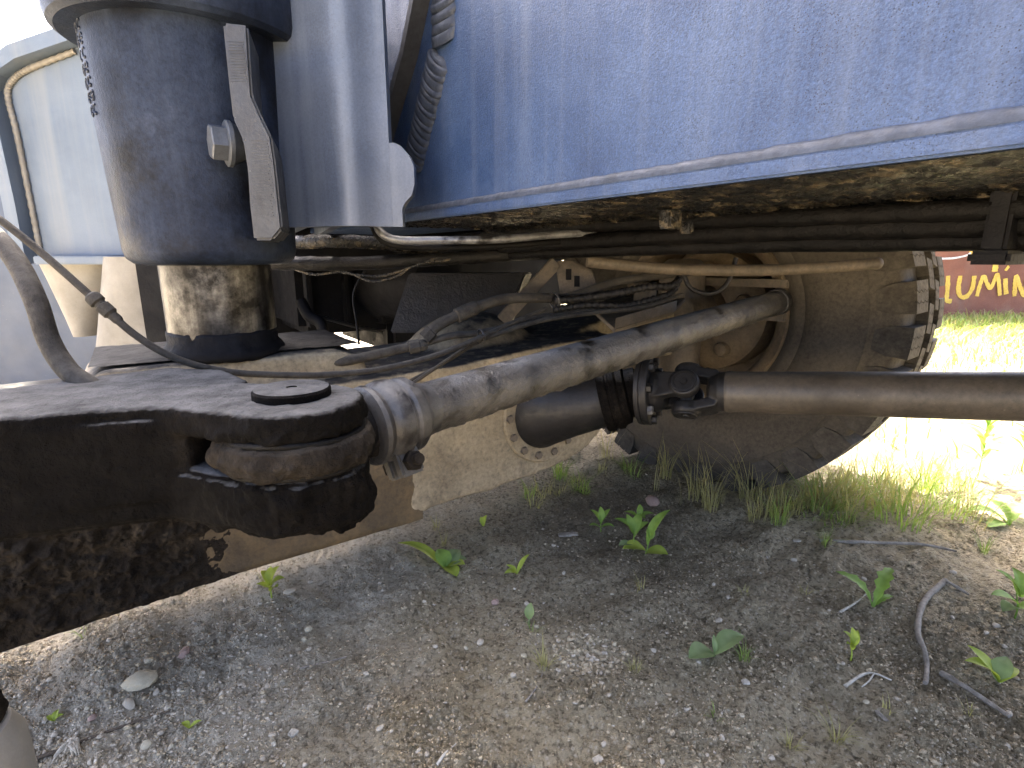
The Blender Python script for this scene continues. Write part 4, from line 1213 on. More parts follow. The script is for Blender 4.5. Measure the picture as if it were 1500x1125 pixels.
# ---- left: pale bracket box, cream cowls, dark tank ----
def left_side():
    Y = 1.95
    bm = bmesh.new()
    pts = [(2, 128), (12, 108), (40, 92), (112, 66), (330, 10), (330, 372), (196, 374), (50, 384), (34, 300), (14, 200)]
    P = [onY(x, y, Y) for x, y in pts]
    add_prism(bm, P, Vector((.1, .35, 0)), .004)
    b = put('fender_bracket', bm_mesh(bm, 'fender_bracket', 25), 'bracketblue', ROOT); b['label'] = 'pale blue welded bracket box beside the cylinder'
    # raised rim following the top and left edge
    rim_ = [(48, 386), (32, 300), (8, 190), (-6, 132), (4, 106), (36, 84), (112, 58), (200, 34)]
    bm = bmesh.new()
    rows = []
    RP = [onY(x, y, Y) for x, y in rim_]
    for k, p in enumerate(RP):
        t = (RP[min(k + 1, len(RP) - 1)] - RP[max(k - 1, 0)]).normalized()
        s = Vector((t.z, 0, -t.x))
        row = [bm.verts.new(p + q) for q in (s * .022 + Vector((0, -.002, 0)), s * .02 + Vector((0, -.05, 0)), -s * .022 + Vector((0, -.05, 0)), -s * .022 + Vector((0, .30, 0)), s * .022 + Vector((0, .30, 0)))]
        rows.append(row)
    for a, c in zip(rows, rows[1:]):
        for j in range(5): bm.faces.new((a[j], a[(j + 1) % 5], c[(j + 1) % 5], c[j]))
    bm.faces.new(rows[0][::-1]); bm.faces.new(rows[-1])
    put('bracket_rim', bm_mesh(bm, 'bracket_rim', 20), 'bracketblue', b)
    bm = bmesh.new()
    add_tube(bm, [onY(x, y, Y) + Vector((0, -.006, 0)) for x, y in ((62, 372), (48, 300), (28, 200), (14, 140), (24, 116), (50, 100), (112, 76))], lambda t: .009 + .0012 * math.sin(t * 240), 8, 30)
    put('bracket_weld', bm_mesh(bm, 'bracket_weld', 60), 'cream', b)
    # ledge
    bm = bmesh.new()
    L = [onY(48, 384, Y - .06), onY(205, 366, Y - .06), onY(205, 366, Y - .06) + Vector((.1, .4, 0)), onY(48, 384, Y - .06) + Vector((.1, .4, 0))]
    z = (L[0].z + L[1].z) / 2
    for p in L: p.z = z
    add_prism(bm, L, ZZ * -.028, .004)
    put('ledge', bm_mesh(bm, 'ledge'), 'bracketblue', b)
    # cream cowls: two tapering half-shells under the ledge
    def shell(top, bot, Ya, nm, depth):
        bm = bmesh.new()
        (tx0, tx1, ty), (bx0, bx1, by) = top, bot
        n = 14; rows = []
        for j in range(9):
            s = j / 8
            x0 = tx0 + (bx0 - tx0) * s; x1 = tx1 + (bx1 - tx1) * s; y = ty + (by - ty) * s
            row = []
            for i in range(n + 1):
                a = math.pi * i / n
                xm = (x0 + x1) / 2 - (x1 - x0) / 2 * math.cos(a)
                p = onY(xm, y, Ya); p.y -= depth * (1 - .3 * s) * math.sin(a)
                row.append(bm.verts.new(p))
            rows.append(row)
        for a, c in zip(rows, rows[1:]):
            for i in range(n): bm.faces.new((a[i], a[i + 1], c[i + 1], c[i]))
            bm.faces.new((a[n], a[0], c[0], c[n]))
        bm.faces.new(rows[-1]); bm.faces.new(rows[0][::-1])
        o = put('cream_cowl', bm_mesh(bm, 'cream_cowl', 60), 'cream', b)
        return o
    shell((62, 185, 380), (118, 148, 490), 2.05, 'cowl', .10)['label'] = 'short cream funnel shaped cowl under the ledge'
    shell((158, 262, 376), (142, 262, 516), 1.92, 'cowl', .09)['label'] = 'tall cream cowl next to the piston rod'
    # dark post behind the rod
    bm = bmesh.new(); add_box(bm, W(246, 470, 1.75), Vector((.05, 0, 0)), Vector((0, .05, 0)), ZZ * .20, .01)
    put('dark_post', bm_mesh(bm, 'dark_post'), 'void', ROOT)
    # dark blue tank far left
    Yt = 2.55
    bm = bmesh.new()
    zt, zb = 1.42, onY(60, 665, Yt).z
    xr = onY(205, 500, Yt).x
    prof = []
    xl = xr - 1.9
    pts = [Vector((xl, Yt, zt)), Vector((xr, Yt, zt)), Vector((xr, Yt, zb + .16))]
    for a in np.linspace(0, math.pi / 2, 8)[1:]:
        pts.append(Vector((xr - .16 + .16 * math.cos(a), Yt, zb + .16 - .16 * math.sin(a))))
    pts += [Vector((xl, Yt, zb))]
    add_prism(bm, pts, Vector((.15, .7, 0)), .012, 3)
    tk = put('side_tank', bm_mesh(bm, 'side_tank', 30), 'tankblue', ROOT); tk['label'] = 'dark blue grey tank behind the pale bracket'
    # wooden-grey brace from tank to axle
    tube_obj('tank_brace', [W(120, 556, 1.9), W(215, 518, 2.2)], .014, 'tan', ROOT, 8)
left_side()

# ================================================================== CONTAINER
def container():
    Y = 7.4
    x0, x1, zt = 4.4, 10.6, 2.5
    c = empty('red_container', (7.5, 8.6, 0))
    tag(c, 'rusty red steel container with yellow hand painted letters standing in the yard', 'container')
    bm = bmesh.new(); add_box(bm, Vector(((x0 + x1) / 2, Y + 1.2, zt / 2 - .01)), Vector(((x1 - x0) / 2, 0, 0)), Vector((0, 1.2, 0)), ZZ * (zt / 2 - .03), .02)
    put('wall', bm_mesh(bm, 'wall'), 'red', c)
    for nm, z, h in (('bottom_rail', .03, .05), ('top_rail', zt - .06, .05)):
        bm = bmesh.new(); add_box(bm, Vector(((x0 + x1) / 2, Y - .01, z)), Vector(((x1 - x0) / 2 + .02, 0, 0)), Vector((0, .03, 0)), ZZ * h, .01); put(nm, bm_mesh(bm, nm), 'red', c)
    for x in (x0, x1):
        bm = bmesh.new(); add_box(bm, Vector((x, Y, zt / 2)), Vector((.06, 0, 0)), Vector((0, .05, 0)), ZZ * (zt / 2), .01); put('corner_post', bm_mesh(bm, 'corner_post'), 'red', c)
    def stroke(name, pts, w, mat='yellow'):
        bm = bmesh.new()
        path = catmull([onY(x, y, Y - .004) for x, y in pts], 8)
        L, Rr = [], []
        for k, p in enumerate(path):
            t = (path[min(k + 1, len(path) - 1)] - path[max(k - 1, 0)]).normalized()
            p.y -= k * 1.2e-4; s = Vector((t.z, 0, -t.x)); ww = w * (.8 + .3 * random.random())
            L.append(p + s * ww); Rr.append(p - s * ww)
        a = [bm.verts.new(p) for p in L]; b = [bm.verts.new(p) for p in Rr]
        for k in range(len(a) - 1): bm.faces.new((a[k], a[k + 1], b[k + 1], b[k]))
        ext = bmesh.ops.extrude_face_region(bm, geom=list(bm.faces))
        bmesh.ops.translate(bm, verts=[v for v in ext['geom'] if isinstance(v, bmesh.types.BMVert)], vec=(0, .0035, 0))
        put(name, bm_mesh(bm, name), mat, c)
    stroke('painted_letter', [(1389, 404), (1388, 425), (1387, 440), (1394, 441)], .03)
    stroke('painted_letter', [(1407, 404), (1404, 422), (1407, 434), (1416, 434), (1424, 422), (1427, 404)], .03)
    stroke('painted_letter', [(1431, 434), (1436, 416), (1441, 405), (1446, 416), (1451, 422), (1457, 409), (1461, 402), (1463, 418), (1464, 433)], .027)
    stroke('painted_letter', [(1473, 408), (1473, 420), (1474, 431)], .03)
    stroke('letter_dot', [(1474, 392), (1477, 394)], .035)
    stroke('painted_letter', [(1486, 434), (1487, 418), (1489, 405), (1494, 420), (1500, 433), (1503, 416), (1505, 400)], .03)
    stroke('yellow_patch', [(1420, 369), (1445, 366), (1475, 364), (1500, 362)], .08)
    stroke('paint_drip', [(1460, 370), (1459, 384), (1457, 398)], .04)
    stroke('white_line', [(1378, 379), (1398, 378), (1416, 374), (1422, 370)], .012, 'white')
container()

# ================================================================== LOOSE THINGS ON THE GROUND
def stone_mesh(r, seed, flat=.6):
    bm = bmesh.new(); bmesh.ops.create_icosphere(bm, subdivisions=2, radius=r)
    rs = np.random.default_rng(seed)
    sx, sy = rs.uniform(.75, 1.3), rs.uniform(.7, 1.1)
    P = np.array([tuple(v.co) for v in bm.verts]); n = fbm(P / r * .9 + seed, 3, seed)
    for v, k in zip(bm.verts, n):
        v.co *= 1 + .45 * k
        v.co.x *= sx; v.co.y *= sy; v.co.z *= flat
    return bm_mesh(bm, 'stone', 32)
STONES = [[stone_mesh(1.0, s + 10 * m, .55 + .1 * (s % 3)) for s in range(5)] for m in range(3)]
def stone(px, py, size_px, kind, label, group=None):
    p = G(px, py)
    d = (p - EYE).dot(Vector((0, cp, -sp)))
    r = size_px * d / FPX / 2
    mt = ('stone', 'stonep', 'stonet')[kind]
    me = STONES[kind][random.randrange(5)]
    o = put('stone', me, mt)
    o.location = p + ZZ * r * .25; o.scale = (r, r, r); o.rotation_euler = (random.uniform(-.3, .3), random.uniform(-.3, .3), random.uniform(0, 6.28))
    tag(o, label, 'stone', group)
stone(208, 1003, 40, 2, 'yellowish pale lump of rock on the gravel, the largest loose stone')
stone(271, 958, 20, 1, 'pink angular stone among small grey gravel')
stone(668 + 57, 884, 14, 1, 'flat pinkish stone on brown dirt below the weeds')
stone(215, 1093, 15, 2, 'small tan stone below the dry stick')
stone(135, 1053, 12, 1, 'small reddish stone near the frayed wood')
stone(190, 1034, 20, 0, 'dark grey stone just below the pale lump of rock')
stone(425, 868, 16, 0, 'smooth grey pebble beside the seedling under the axle')
stone(955, 735, 22, 1, 'brown reddish flat stone in front of the tyre')
stone(452, 923, 15, 2, 'white angular chip on the gravel beneath the steering arm')
def vis_ground(px, py):
    """is this bit of ground in view (below the axle line)"""
    lim = 965 - px * .36 if px < 420 else 815 - (px - 420) * .36
    return py > max(lim + 12, 700)
PEB = {0: ('small grey pebble lying loose on the packed dirt', 'loose grey pebbles'), 2: ('small pale tan pebble lying loose on the packed dirt', 'loose tan pebbles')}
cnt = 0
for _ in range(400):
    px, py = random.uniform(10, 1480), random.uniform(740, 1120)
    if not vis_ground(px, py): continue
    if random.random() > (.9 if px < 420 else .45): continue
    kd = 0 if random.random() < .7 else 2
    stone(px, py, random.uniform(7, 11) * (py / 1000), kd, *PEB[kd])
    cnt += 1
    if cnt >= 90: break

def scatter(name, label, n, sub, sizes, seed, gravelly):
    bm = bmesh.new()
    if sub: bmesh.ops.create_icosphere(bm, subdivisions=1, radius=1.0)
    else:
        q = [bm.verts.new(c) for c in ((1, 0, 0), (0, 1, 0), (-1, 0, 0), (0, -1, 0), (0, 0, 1), (0, 0, -1))]
        for a, b in ((0, 1), (1, 2), (2, 3), (3, 0)): bm.faces.new((q[a], q[b], q[4])); bm.faces.new((q[b], q[a], q[5]))
    bm.verts.index_update()
    base = np.array([tuple(v.co) for v in bm.verts]); faces = np.array([[v.index for v in f.verts] for f in bm.faces]); bm.free()
    rg = np.random.default_rng(seed)
    px = rg.uniform(-30, 1530, n * 4); py = 690 + 460 * rg.uniform(0, 1, n * 4) ** .8
    dens = fbm(np.stack([px / 90, py / 60, px * 0], -1), 3, 91 + seed) * 1.3 + .3
    if gravelly:
        dens = np.where(px < 430, dens + 1.1, dens)
        blob = np.exp(-(((px - 865) / 50) ** 2 + ((py - 960) / 26) ** 2))
        dens = dens + 3.0 * blob
    else: blob = px * 0
    ok = rg.uniform(0, 1.6, n * 4) < dens
    px, py, blob = px[ok][:n], py[ok][:n], blob[ok][:n]
    xs = (px - 750) / FPX; yc = (562.5 - py) / FPX
    rz = -sp + yc * cp; ry = cp + yc * sp
    t = -CAM_H / rz
    X, Y = xs * t, ry * t
    Z = ground_height(X, Y)
    n = len(X)
    r = rg.gamma(1.6, sizes[1], n) + sizes[0]
    if gravelly:
        r = np.where(px < 430, r * 1.15, r)
        r = np.where(blob > .3, .003 + .0035 * rg.uniform(0, 1, n), r)
    r = np.clip(r, .0008, .006)
    sc_ = rg.uniform(.55, 1.4, (n, 3)) * np.array([1, 1, .62])
    ang = rg.uniform(0, 6.28, n)
    V = base[None] * (1 + .38 * rg.uniform(-1, 1, (n, len(base), 1))) * sc_[:, None] * r[:, None, None]
    tl = rg.uniform(-.5, .5, n)[:, None]
    V = np.stack([V[..., 0], V[..., 1] * np.cos(tl) - V[..., 2] * np.sin(tl), V[..., 1] * np.sin(tl) + V[..., 2] * np.cos(tl)], -1)
    c, s_ = np.cos(ang)[:, None], np.sin(ang)[:, None]
    V = np.stack([V[..., 0] * c - V[..., 1] * s_, V[..., 0] * s_ + V[..., 1] * c, V[..., 2]], -1)
    V += np.stack([X, Y, Z + r * .15], -1)[:, None]
    nv = len(base); F = faces[None] + (np.arange(n) * nv)[:, None, None]
    me = bpy.data.meshes.new(name)
    V = V.reshape(-1, 3); F = F.reshape(-1, 3).astype(np.int32)
    me.vertices.add(len(V)); me.vertices.foreach_set('co', V.ravel())
    me.loops.add(F.size); me.loops.foreach_set('vertex_index', F.ravel())
    me.polygons.add(len(F)); me.polygons.foreach_set('loop_start', (np.arange(len(F)) * 3).astype(np.int32))
    mi = rg.choice([0, 1, 1, 2, 2] if gravelly else [3, 3, 2, 3], n)
    if gravelly: mi = np.where((px < 460) & (rg.uniform(0, 1, n) < .6), 0, mi)
    me.polygons.foreach_set('material_index', np.repeat(mi, len(faces)).astype(np.int32))
    me.update(calc_edges=True)
    for k in ('stone', 'stonep2', 'stoned', 'ground'): me.materials.append(MT[k])
    o = link(bpy.data.objects.new(name, me))
    tag(o, label, name.replace('_', ' '), kind='stuff')
def gravel():
    scatter('gravel', 'fine grey gravel strewn over the ground', 15000, True, (.0008, .0006), 5, True)
    scatter('dirt_crumbs', 'small brown crumbs of dirt covering the ground', 52000, False, (.0010, .0010), 6, False)
MT['stonep2'] = M('brown_pebble', [(.3, (.31, .25, .16)), (.7, (.50, .42, .28))], 40, (.8, .95), (), spec=.2)
MT['stoned'] = M('dark_pebble', [(.3, (.26, .21, .135)), (.7, (.42, .345, .23))], 40, (.8, .95), (), spec=.2)
gravel()

# sticks and chips
def stick(pts, r_px, label, mat='wood', branch=None):
    P = [G(x, y) for x, y in pts]
    d = (P[0] - EYE).dot(Vector((0, cp, -sp))); r_ = r_px * d / FPX / 2
    P = [p + ZZ * r_ * .7 for p in P]
    bm = bmesh.new(); add_tube(bm, P, lambda t: r_ * (1 - .45 * t), 8, 8)
    if branch:
        Q = [G(x, y) + ZZ * r_ * .9 for x, y in branch]; add_tube(bm, Q, lambda t: r_ * (.6 - .3 * t), 6, 6)
    me = bm_mesh(bm, 'stick', 60); displace(me, ((r_ * .3, 60),))
    o = put('stick', me, mat); tag(o, label, 'stick')
stick([(1385, 853), (1362, 872), (1348, 895), (1344, 930), (1352, 960), (1357, 980), (1355, 1004)], 9, 'curved grey root lying on the dirt beside the dandelion', 'wood', [(1385, 856), (1402, 864), (1418, 875)])
stick([(1238, 1006), (1262, 992), (1280, 990), (1306, 998)], 5, 'small pale forked twig on the dirt', 'woodp', [(1280, 990), (1272, 1000), (1262, 1010)])
stick([(1200, 794), (1240, 796), (1290, 797), (1350, 799), (1400, 812)], 6, 'thin weathered stick along the edge of the grass', 'wood')
stick([(1378, 988), (1410, 1006), (1445, 1030), (1478, 1052)], 9, 'half buried grey stick running away from the curved root', 'wood')
stick([(40, 1118), (120, 1088), (190, 1062), (255, 1040)], 6, 'long dark twig in the gravel near the frayed wood', 'bark')
stick([(640, 1122), (652, 1106), (668, 1091)], 5, 'short pale twig alone on bare dirt', 'woodp')
stick([(770, 1030), (785, 1008), (795, 985)], 4, 'short brown twig beneath a grass tuft', 'wood')
stick([(440, 980), (480, 970), (508, 965)], 3, 'thin grey twig on the dirt under the axle', 'wood')
stick([(1230, 898), (1255, 882), (1270, 870)], 4, 'thin pale twig leaning toward the dandelion leaves', 'woodp')
def chip(px, py, L_px, w_px, ang, label, mat='woodp'):
    p = G(px, py); d = (p - EYE).dot(Vector((0, cp, -sp))); s = d / FPX
    bm = bmesh.new()
    L, w = L_px * s / 2, w_px * s / 2
    add_prism(bm, [Vector((-L, -w * .7, 0)), Vector((L * .8, -w, 0)), Vector((L, w * .2, 0)), Vector((L * .6, w, 0)), Vector((-L * .9, w * .8, 0))], ZZ * w * .7, w * .12)
    me = bm_mesh(bm, 'wood_chip', 30)
    o = put('wood_chip', me, mat); o.location = p + ZZ * .001; o.rotation_euler = (random.uniform(-.1, .1), random.uniform(-.1, .1), ang)
    tag(o, label, 'wood chip')
chip(832, 785, 32, 10, .3, 'flat brown wood chip on dark dirt between the weeds', 'wood')
chip(430, 1076, 12, 14, 1.2, 'square pale wood chip on the dirt')
chip(1092, 1001, 12, 9, .1, 'tiny blocky pale chip below the broad leaved plant')
chip(876, 1115, 16, 12, .4, 'blocky tan chip at the foot of the dirt ridge')
chip(1170, 792, 18, 6, .1, 'narrow pale chip next to the long thin stick')
chip(800 + 490, 1052, 20, 7, 1.9, 'slim grey chip below the forked twig', 'wood')
# frayed pale wood splinter bundle, bottom left
def frayed():
    p = G(108, 1096); bm = bmesh.new()
    for k in range(16):
        a = random.uniform(-.6, .9); L = random.uniform(.02, .045)
        q = p + Vector((random.uniform(-.006, .006), random.uniform(-.006, .006), random.uniform(.003, .018)))
        e = q + Vector((math.sin(a) * L + .01, -math.cos(a) * L * .7, random.uniform(-.014, .004)))
        e.z = max(e.z, gz(e.x, e.y) + .002)
        add_tube(bm, [q, (q + e) / 2 + ZZ * .004, e], lambda t: .003 * (1.1 - .8 * t), 6, 4)
    bmesh.ops.create_icosphere(bm, subdivisions=2, radius=.011, matrix=Matrix.Translation(p + Vector((-.006, .006, .006))))
    o = put('frayed_wood', bm_mesh(bm, 'frayed_wood', 50), 'woodp'); tag(o, 'frayed bundle of pale wood splinters on the gravel', 'wood scrap')
frayed()

# ---- plants ----
def leaf_mesh(L, w, bend, cup=.25, shape=1.0, jag=0.0, seed=0):
    """leaf along +X, rising then drooping"""
    rs = random.Random(seed)
    bm = bmesh.new(); n = 9; rows = []
    for i in range(n + 1):
        t = i / n
        wd = .62 * w * (math.sin(math.pi * min(1, t ** shape * .97 + .03))) ** .8 + w * .04
        if jag: wd *= 1 - jag * (1 if i % 2 else 0) * .8
        x = L * t * (1 - .12 * bend * t); z = L * bend * (t * .9 - t * t)
        row = []
        for j in (-2, -1, 0, 1, 2):
            y = wd * j / 2
            row.append(bm.verts.new(Vector((x, y + .02 * L * math.sin(5 * t + seed), z + cup * abs(y) * .8 - (.0012 if j == 0 else 0) + rs.uniform(-.01, .01) * L * .3))))
        rows.append(row)
    for a, b in zip(rows, rows[1:]):
        for j in range(4): bm.faces.new((a[j], b[j], b[j + 1], a[j + 1]))
    return bm_mesh(bm, 'leaf', 180)
def plant(px, py, leaves, label, mat='leaf', stem=0, name='weed', tilt=0.0):
    """leaves: (length m, width m, heading deg (0 = right, 90 = away), pitch deg, height on stem 0..1, [jag])"""
    p = G(px, py)
    r = empty(name, p); tag(r, label, 'weed')
    if stem:
        bm = bmesh.new(); add_tube(bm, [p - ZZ * .005, p + Vector((tilt * stem * .4, 0, stem * .5)), p + Vector((tilt * stem, .01, stem))], lambda t: .0022 * (1 - .5 * t), 6, 6)
        put('stem', bm_mesh(bm, 'stem', 60), mat, r)
    for k, lf in enumerate(leaves):
        L, w, hd, pt, hh = lf[:5]; jag = lf[5] if len(lf) > 5 else 0
        m = lf[6] if len(lf) > 6 else mat
        me = leaf_mesh(L * 1.3, w * 1.35, random.uniform(.35, .8), .3, 1.0 if not jag else 1.5, jag, k * 7 + int(px))
        o = put('leaf', me, m, r)
        base = p + Vector((tilt * stem * hh * (.3 + .7 * hh), 0, stem * hh + .002))
        o.matrix_basis = Matrix.Translation(base) @ Matrix.Rotation(R(hd), 4, 'Z') @ Matrix.Rotation(-R(pt), 4, 'Y')
    return r
plant(655, 835, [(.13, .018, 158, 20, 0, 0, 'leafy'), (.05, .028, 20, 25, 0, 0, 'leafp'), (.055, .030, 60, 30, 0, 0, 'leafp'), (.05, .022, -60, 5, .3, 0, 'leafy'), (.045, .02, -20, 20, .3, 0, 'leafy'), (.05, .026, 130, 40, .1)], 'sprawling weed with one long drooping leaf, on dirt before the axle', 'leaf', .03)
plant(928, 806, [(.06, .018, 160, 40, .9), (.05, .016, 120, 55, .9), (.055, .017, 60, 50, .9), (.05, .016, 20, 45, .8), (.04, .018, 200, 10, .3, 0, 'leafp')], 'bright weed with a leafy top on open dirt, left of the reddish one', 'leaf', .05)
plant(945, 812, [(.10, .018, 25, 55, .6), (.055, .030, 180, 10, .2, 0, 'leafy'), (.05, .030, -25, 10, .1, 0, 'leafy'), (.03, .014, 90, 60, 1)], 'reddish stemmed weed with one long arched leaf', 'leaf', .045, tilt=.3)
plant(880, 775, [(.045, .012, 150, 50, .8), (.045, .012, 30, 55, .8), (.04, .012, 90, 70, 1), (.035, .011, 200, 25, .4), (.035, .011, -20, 20, .4)], 'small upright seedling with slim leaves by the tyre shadow', 'leaf', .03)
plant(936, 770, [(.04, .012, 160, 20, .9), (.04, .012, 10, 20, .9), (.035, .011, 80, 60, 1), (.035, .011, -80, 30, .9)], 'little four leaved seedling near the reddish flat stone', 'leaf', .025)
plant(1046, 962, [(.055, .028, 200, 12, .3, 0, 'leafp'), (.065, .026, 18, 22, .4, 0, 'leafp'), (.03, .006, 80, 60, .5)], 'low weed with two broad grey green oval leaves', 'leafp', .015)
plant(1278, 890, [(.085, .020, 128, 35, 0, .5, 'leaf'), (.10, .022, 38, 35, 0, .5, 'leaf'), (.05, .012, 15, 20, 0, .4)], 'dandelion seedling with two jagged leaves spread in a V', 'leaf', 0)
plant(1462, 1000, [(.06, .018, 130, 45, 0), (.06, .02, 165, 35, 0), (.045, .02, 40, 50, 0, 0, 'leafp'), (.04, .018, 10, 35, 0)], 'small bright rosette at the end of the half buried stick', 'leafy', 0)
plant(1488, 900, [(.06, .018, 150, 50, .9), (.05, .018, 40, 50, .9), (.05, .018, 90, 60, 1), (.045, .02, 200, 10, .4, 0, 'leafp'), (.045, .02, -20, 10, .4), (.05, .02, 170, 20, .6)], 'leafy weed standing right of the curved root', 'leaf', .06)
plant(1246, 968, [(.03, .01, 150, 60, .9), (.03, .01, 40, 60, .9), (.03, .01, 90, 75, 1), (.025, .009, 200, 50, .7)], 'tiny feathery seedling above the forked twig', 'leafy', .035)
plant(398, 876, [(.035, .014, 150, 50, .8, 0, 'leafy'), (.04, .015, 50, 60, .8, 0, 'leafy'), (.035, .016, 10, 40, .6), (.03, .012, 200, 40, .5, 0, 'leafy'), (.03, .012, 90, 70, 1, 0, 'leafy'), (.03, .013, -30, 40, .4)], 'yellowish seedling growing beside the smooth grey pebble', 'leafy', .04)
plant(757, 842, [(.05, .009, 40, 45, 0, 0, 'leafy'), (.03, .009, 160, 40, 0), (.03, .012, 200, 20, 0)], 'small sprout with one arched yellow leaf', 'leafy', 0)
plant(708, 772, [(.03, .009, 60, 60, 0, 0, 'leafy'), (.025, .009, 120, 55, 0, 0, 'leafy')], 'tiny two leaved sprout close under the axle', 'leafy', 0)
plant(775, 915, [(.03, .013, 70, 70, .6, 0, 'leafp')], 'single oval leaf sprout above a grass tuft', 'leafp', .02)
plant(80, 1058, [(.016, .006, 100, 40, 0, 0, 'leafy'), (.014, .006, 30, 30, 0, 0, 'leafy'), (.014, .006, 170, 30, 0, 0, 'leafy')], 'minute green sprout in grey gravel beside the small reddish stone', 'leafy', 0)
plant(278, 1068, [(.018, .006, 20, 30, 0, 0, 'leafy'), (.016, .006, 160, 25, 0, 0, 'leafy')], 'minute green sprout close to the dark twig', 'leafy', 0)
# tall weeds in the sun
for (px, py, hgt, lab) in ((1432, 700, .26, 'tall sunlit weed with lance leaves beyond the drive shaft'), (1496, 690, .22, 'sunlit weed at the edge of the vehicle shadow')):
    lv = []
    for k in range(16):
        lv.append((.07 * random.uniform(.8, 1.2), .013, k * 137.5 % 360, random.uniform(15, 50), .25 + .75 * k / 15, 0, 'leaf'))
    plant(px, py, lv, lab, 'leaf', hgt, 'tall_weed')
plant(1478, 770, [(.10, .03, 160, 20, 0, .3), (.09, .03, 40, 25, 0, .3), (.08, .025, 100, 40, 0, .3), (.09, .028, 200, 10, 0, .3)], 'broad leaved weed on the sunlit dirt beyond the grass edge', 'leaf', 0)

def tuft_mesh(n, h, spread, lean, wid, seed):
    rs = random.Random(seed); bm = bmesh.new()
    for k in range(n):
        a = rs.uniform(0, 6.283); rr = spread * rs.random() ** .5 * .35
        b = Vector((rr * math.cos(a), rr * math.sin(a), -.004))
        L = h * rs.uniform(.5, 1.1); ln = lean * rs.uniform(.2, 1.2)
        a2 = a + rs.uniform(-.8, .8)
        dv = Vector((math.cos(a2), math.sin(a2), 0)); sd = Vector((-dv.y, dv.x, 0))
        w = wid * rs.uniform(.6, 1.2); prev = None
        for i in range(6):
            t = i / 5
            p = b + dv * (ln * L * t * t) + ZZ * (L * t * (1 - .25 * ln * t))
            ww = w * (1 - t) ** .7 + 1e-4
            cur = [bm.verts.new(p - sd * ww), bm.verts.new(p + dv * ww * .4), bm.verts.new(p + sd * ww)]
            if prev:
                bm.faces.new((prev[0], prev[1], cur[1], cur[0])); bm.faces.new((prev[1], prev[2], cur[2], cur[1]))
            prev = cur
    return bm_mesh(bm, 'tuft', 180)
def tuft(px, py, n, h, spread, lean, wid, mat, label, group=None):
    p = G(px, py)
    o = put('grass_tuft', tuft_mesh(n, h, spread, lean, wid, int(px * 3 + py)), mat); o.location = p
    tag(o, label, 'grass tuft', group)
tuft(797, 978, 26, .06, .03, .7, .0011, 'grassy', 'small yellowish tuft beside the patch of pale pebbles')
tuft(1225, 745, 60, .20, .09, .5, .0018, 'grassy', 'tall dry yellow tuft in front of the tyre tread')
tuft(1320, 765, 55, .20, .22, 1.4, .0021, 'grass', 'dense green clump right of the tyre in half sun')
tuft(1270, 735, 45, .22, .22, 1.4, .0019, 'grass', 'green clump leaning on the right of the tyre')
tuft(1375, 748, 35, .20, .22, 1.4, .0021, 'grass', 'sunlit green clump at the shadow edge')
tuft(1190, 740, 60, .16, .10, .8, .0016, 'grassy', 'dry tuft at the foot of the tyre')
tuft(888, 672, 13, .20, .09, .5, .0013, 'grassy', 'tall yellow grass beside the end of the axle')
tuft(820, 700, 40, .12, .08, .7, .0017, 'grass', 'green tuft under the rounded axle end')
tuft(775, 728, 24, .08, .06, .7, .0015, 'grass', 'short green tuft just below the axle face')
tuft(1040, 745, 40, .14, .08, .5, .0014, 'grassy', 'thin brown grass below the middle of the tyre')
tuft(1140, 765, 30, .12, .07, .7, .0014, 'grass', 'sparse green tuft left of the dry tuft')
tuft(1100, 760, 22, .10, .06, .7, .0013, 'grassy', 'wispy dry tuft on dark dirt under the tyre')
tuft(975, 700, 30, .16, .06, .5, .0014, 'grassy', 'thin stalks in front of the tyre sidewall')
tuft(1355, 720, 60, .18, .12, .9, .002, 'grass', 'bright sunlit clump behind the shadow edge')
tuft(1440, 810, 14, .07, .03, .6, .0012, 'grass', 'lone sparse tuft near the shadow edge')
for k, (px, py, n, h) in enumerate(((1090, 968, 22, .05), (1225, 1085, 24, .06), (1158, 1095, 18, .04), (1048, 1052, 10, .03), (930, 985, 22, .03), (1180, 870, 14, .03), (780, 925, 10, .03), (650, 800, 14, .05), (1420, 1045, 12, .03), (560, 770, 12, .05), (470, 800, 10, .03), (1300, 1040, 8, .025), (1210, 800, 20, .07), (1090, 870, 14, .03), (390, 858, 14, .05), (120, 930, 10, .03), (940, 865, 10, .05), (640, 775, 14, .05))):
    tuft(px, py, n, h, .03, .9, .0009, 'grassy' if k % 3 else 'grass', 'wispy little grass sprig on bare shaded dirt', 'wispy grass sprigs')
for k in range(26):
    px = 1150 + 270 * random.random(); py = 700 + 70 * random.random() - (px - 1150) * .02
    tuft(px, py, 20, random.uniform(.08, .22), .16, 1.7, .0017, 'grassy' if random.random() < .45 else 'grass', 'leaning weedy grass at the right foot of the tyre', 'weedy grass by the tyre')
for k in range(16):
    px = 1010 + 330 * random.random(); py = 725 + 45 * random.random()
    tuft(px, py, 26, random.uniform(.10, .24), .10, .9, .0014, 'grassy', 'dry straw coloured tuft along the foot of the tyre', 'dry tufts by the tyre')
for k in range(10):
    px = 760 + 170 * random.random(); py = 735 - (px - 760) * .35 + random.uniform(0, 25)
    tuft(px, py, 22, random.uniform(.05, .10), .09, 1.1, .0014, 'grassy' if random.random() < .6 else 'grass', 'short yellowish grass under the rounded axle end', 'short grass under the axle')
# long seed stalks in front of the tyre
for k, (px, py, h) in enumerate(((1075, 720, .26), (1135, 740, .24), (960, 720, .22), (1000, 740, .20))):
    tuft(px, py, 5, h, .04, .5, .0009, 'grassy', 'fine seed stalks standing before the tyre sidewall', 'fine seed stalks')

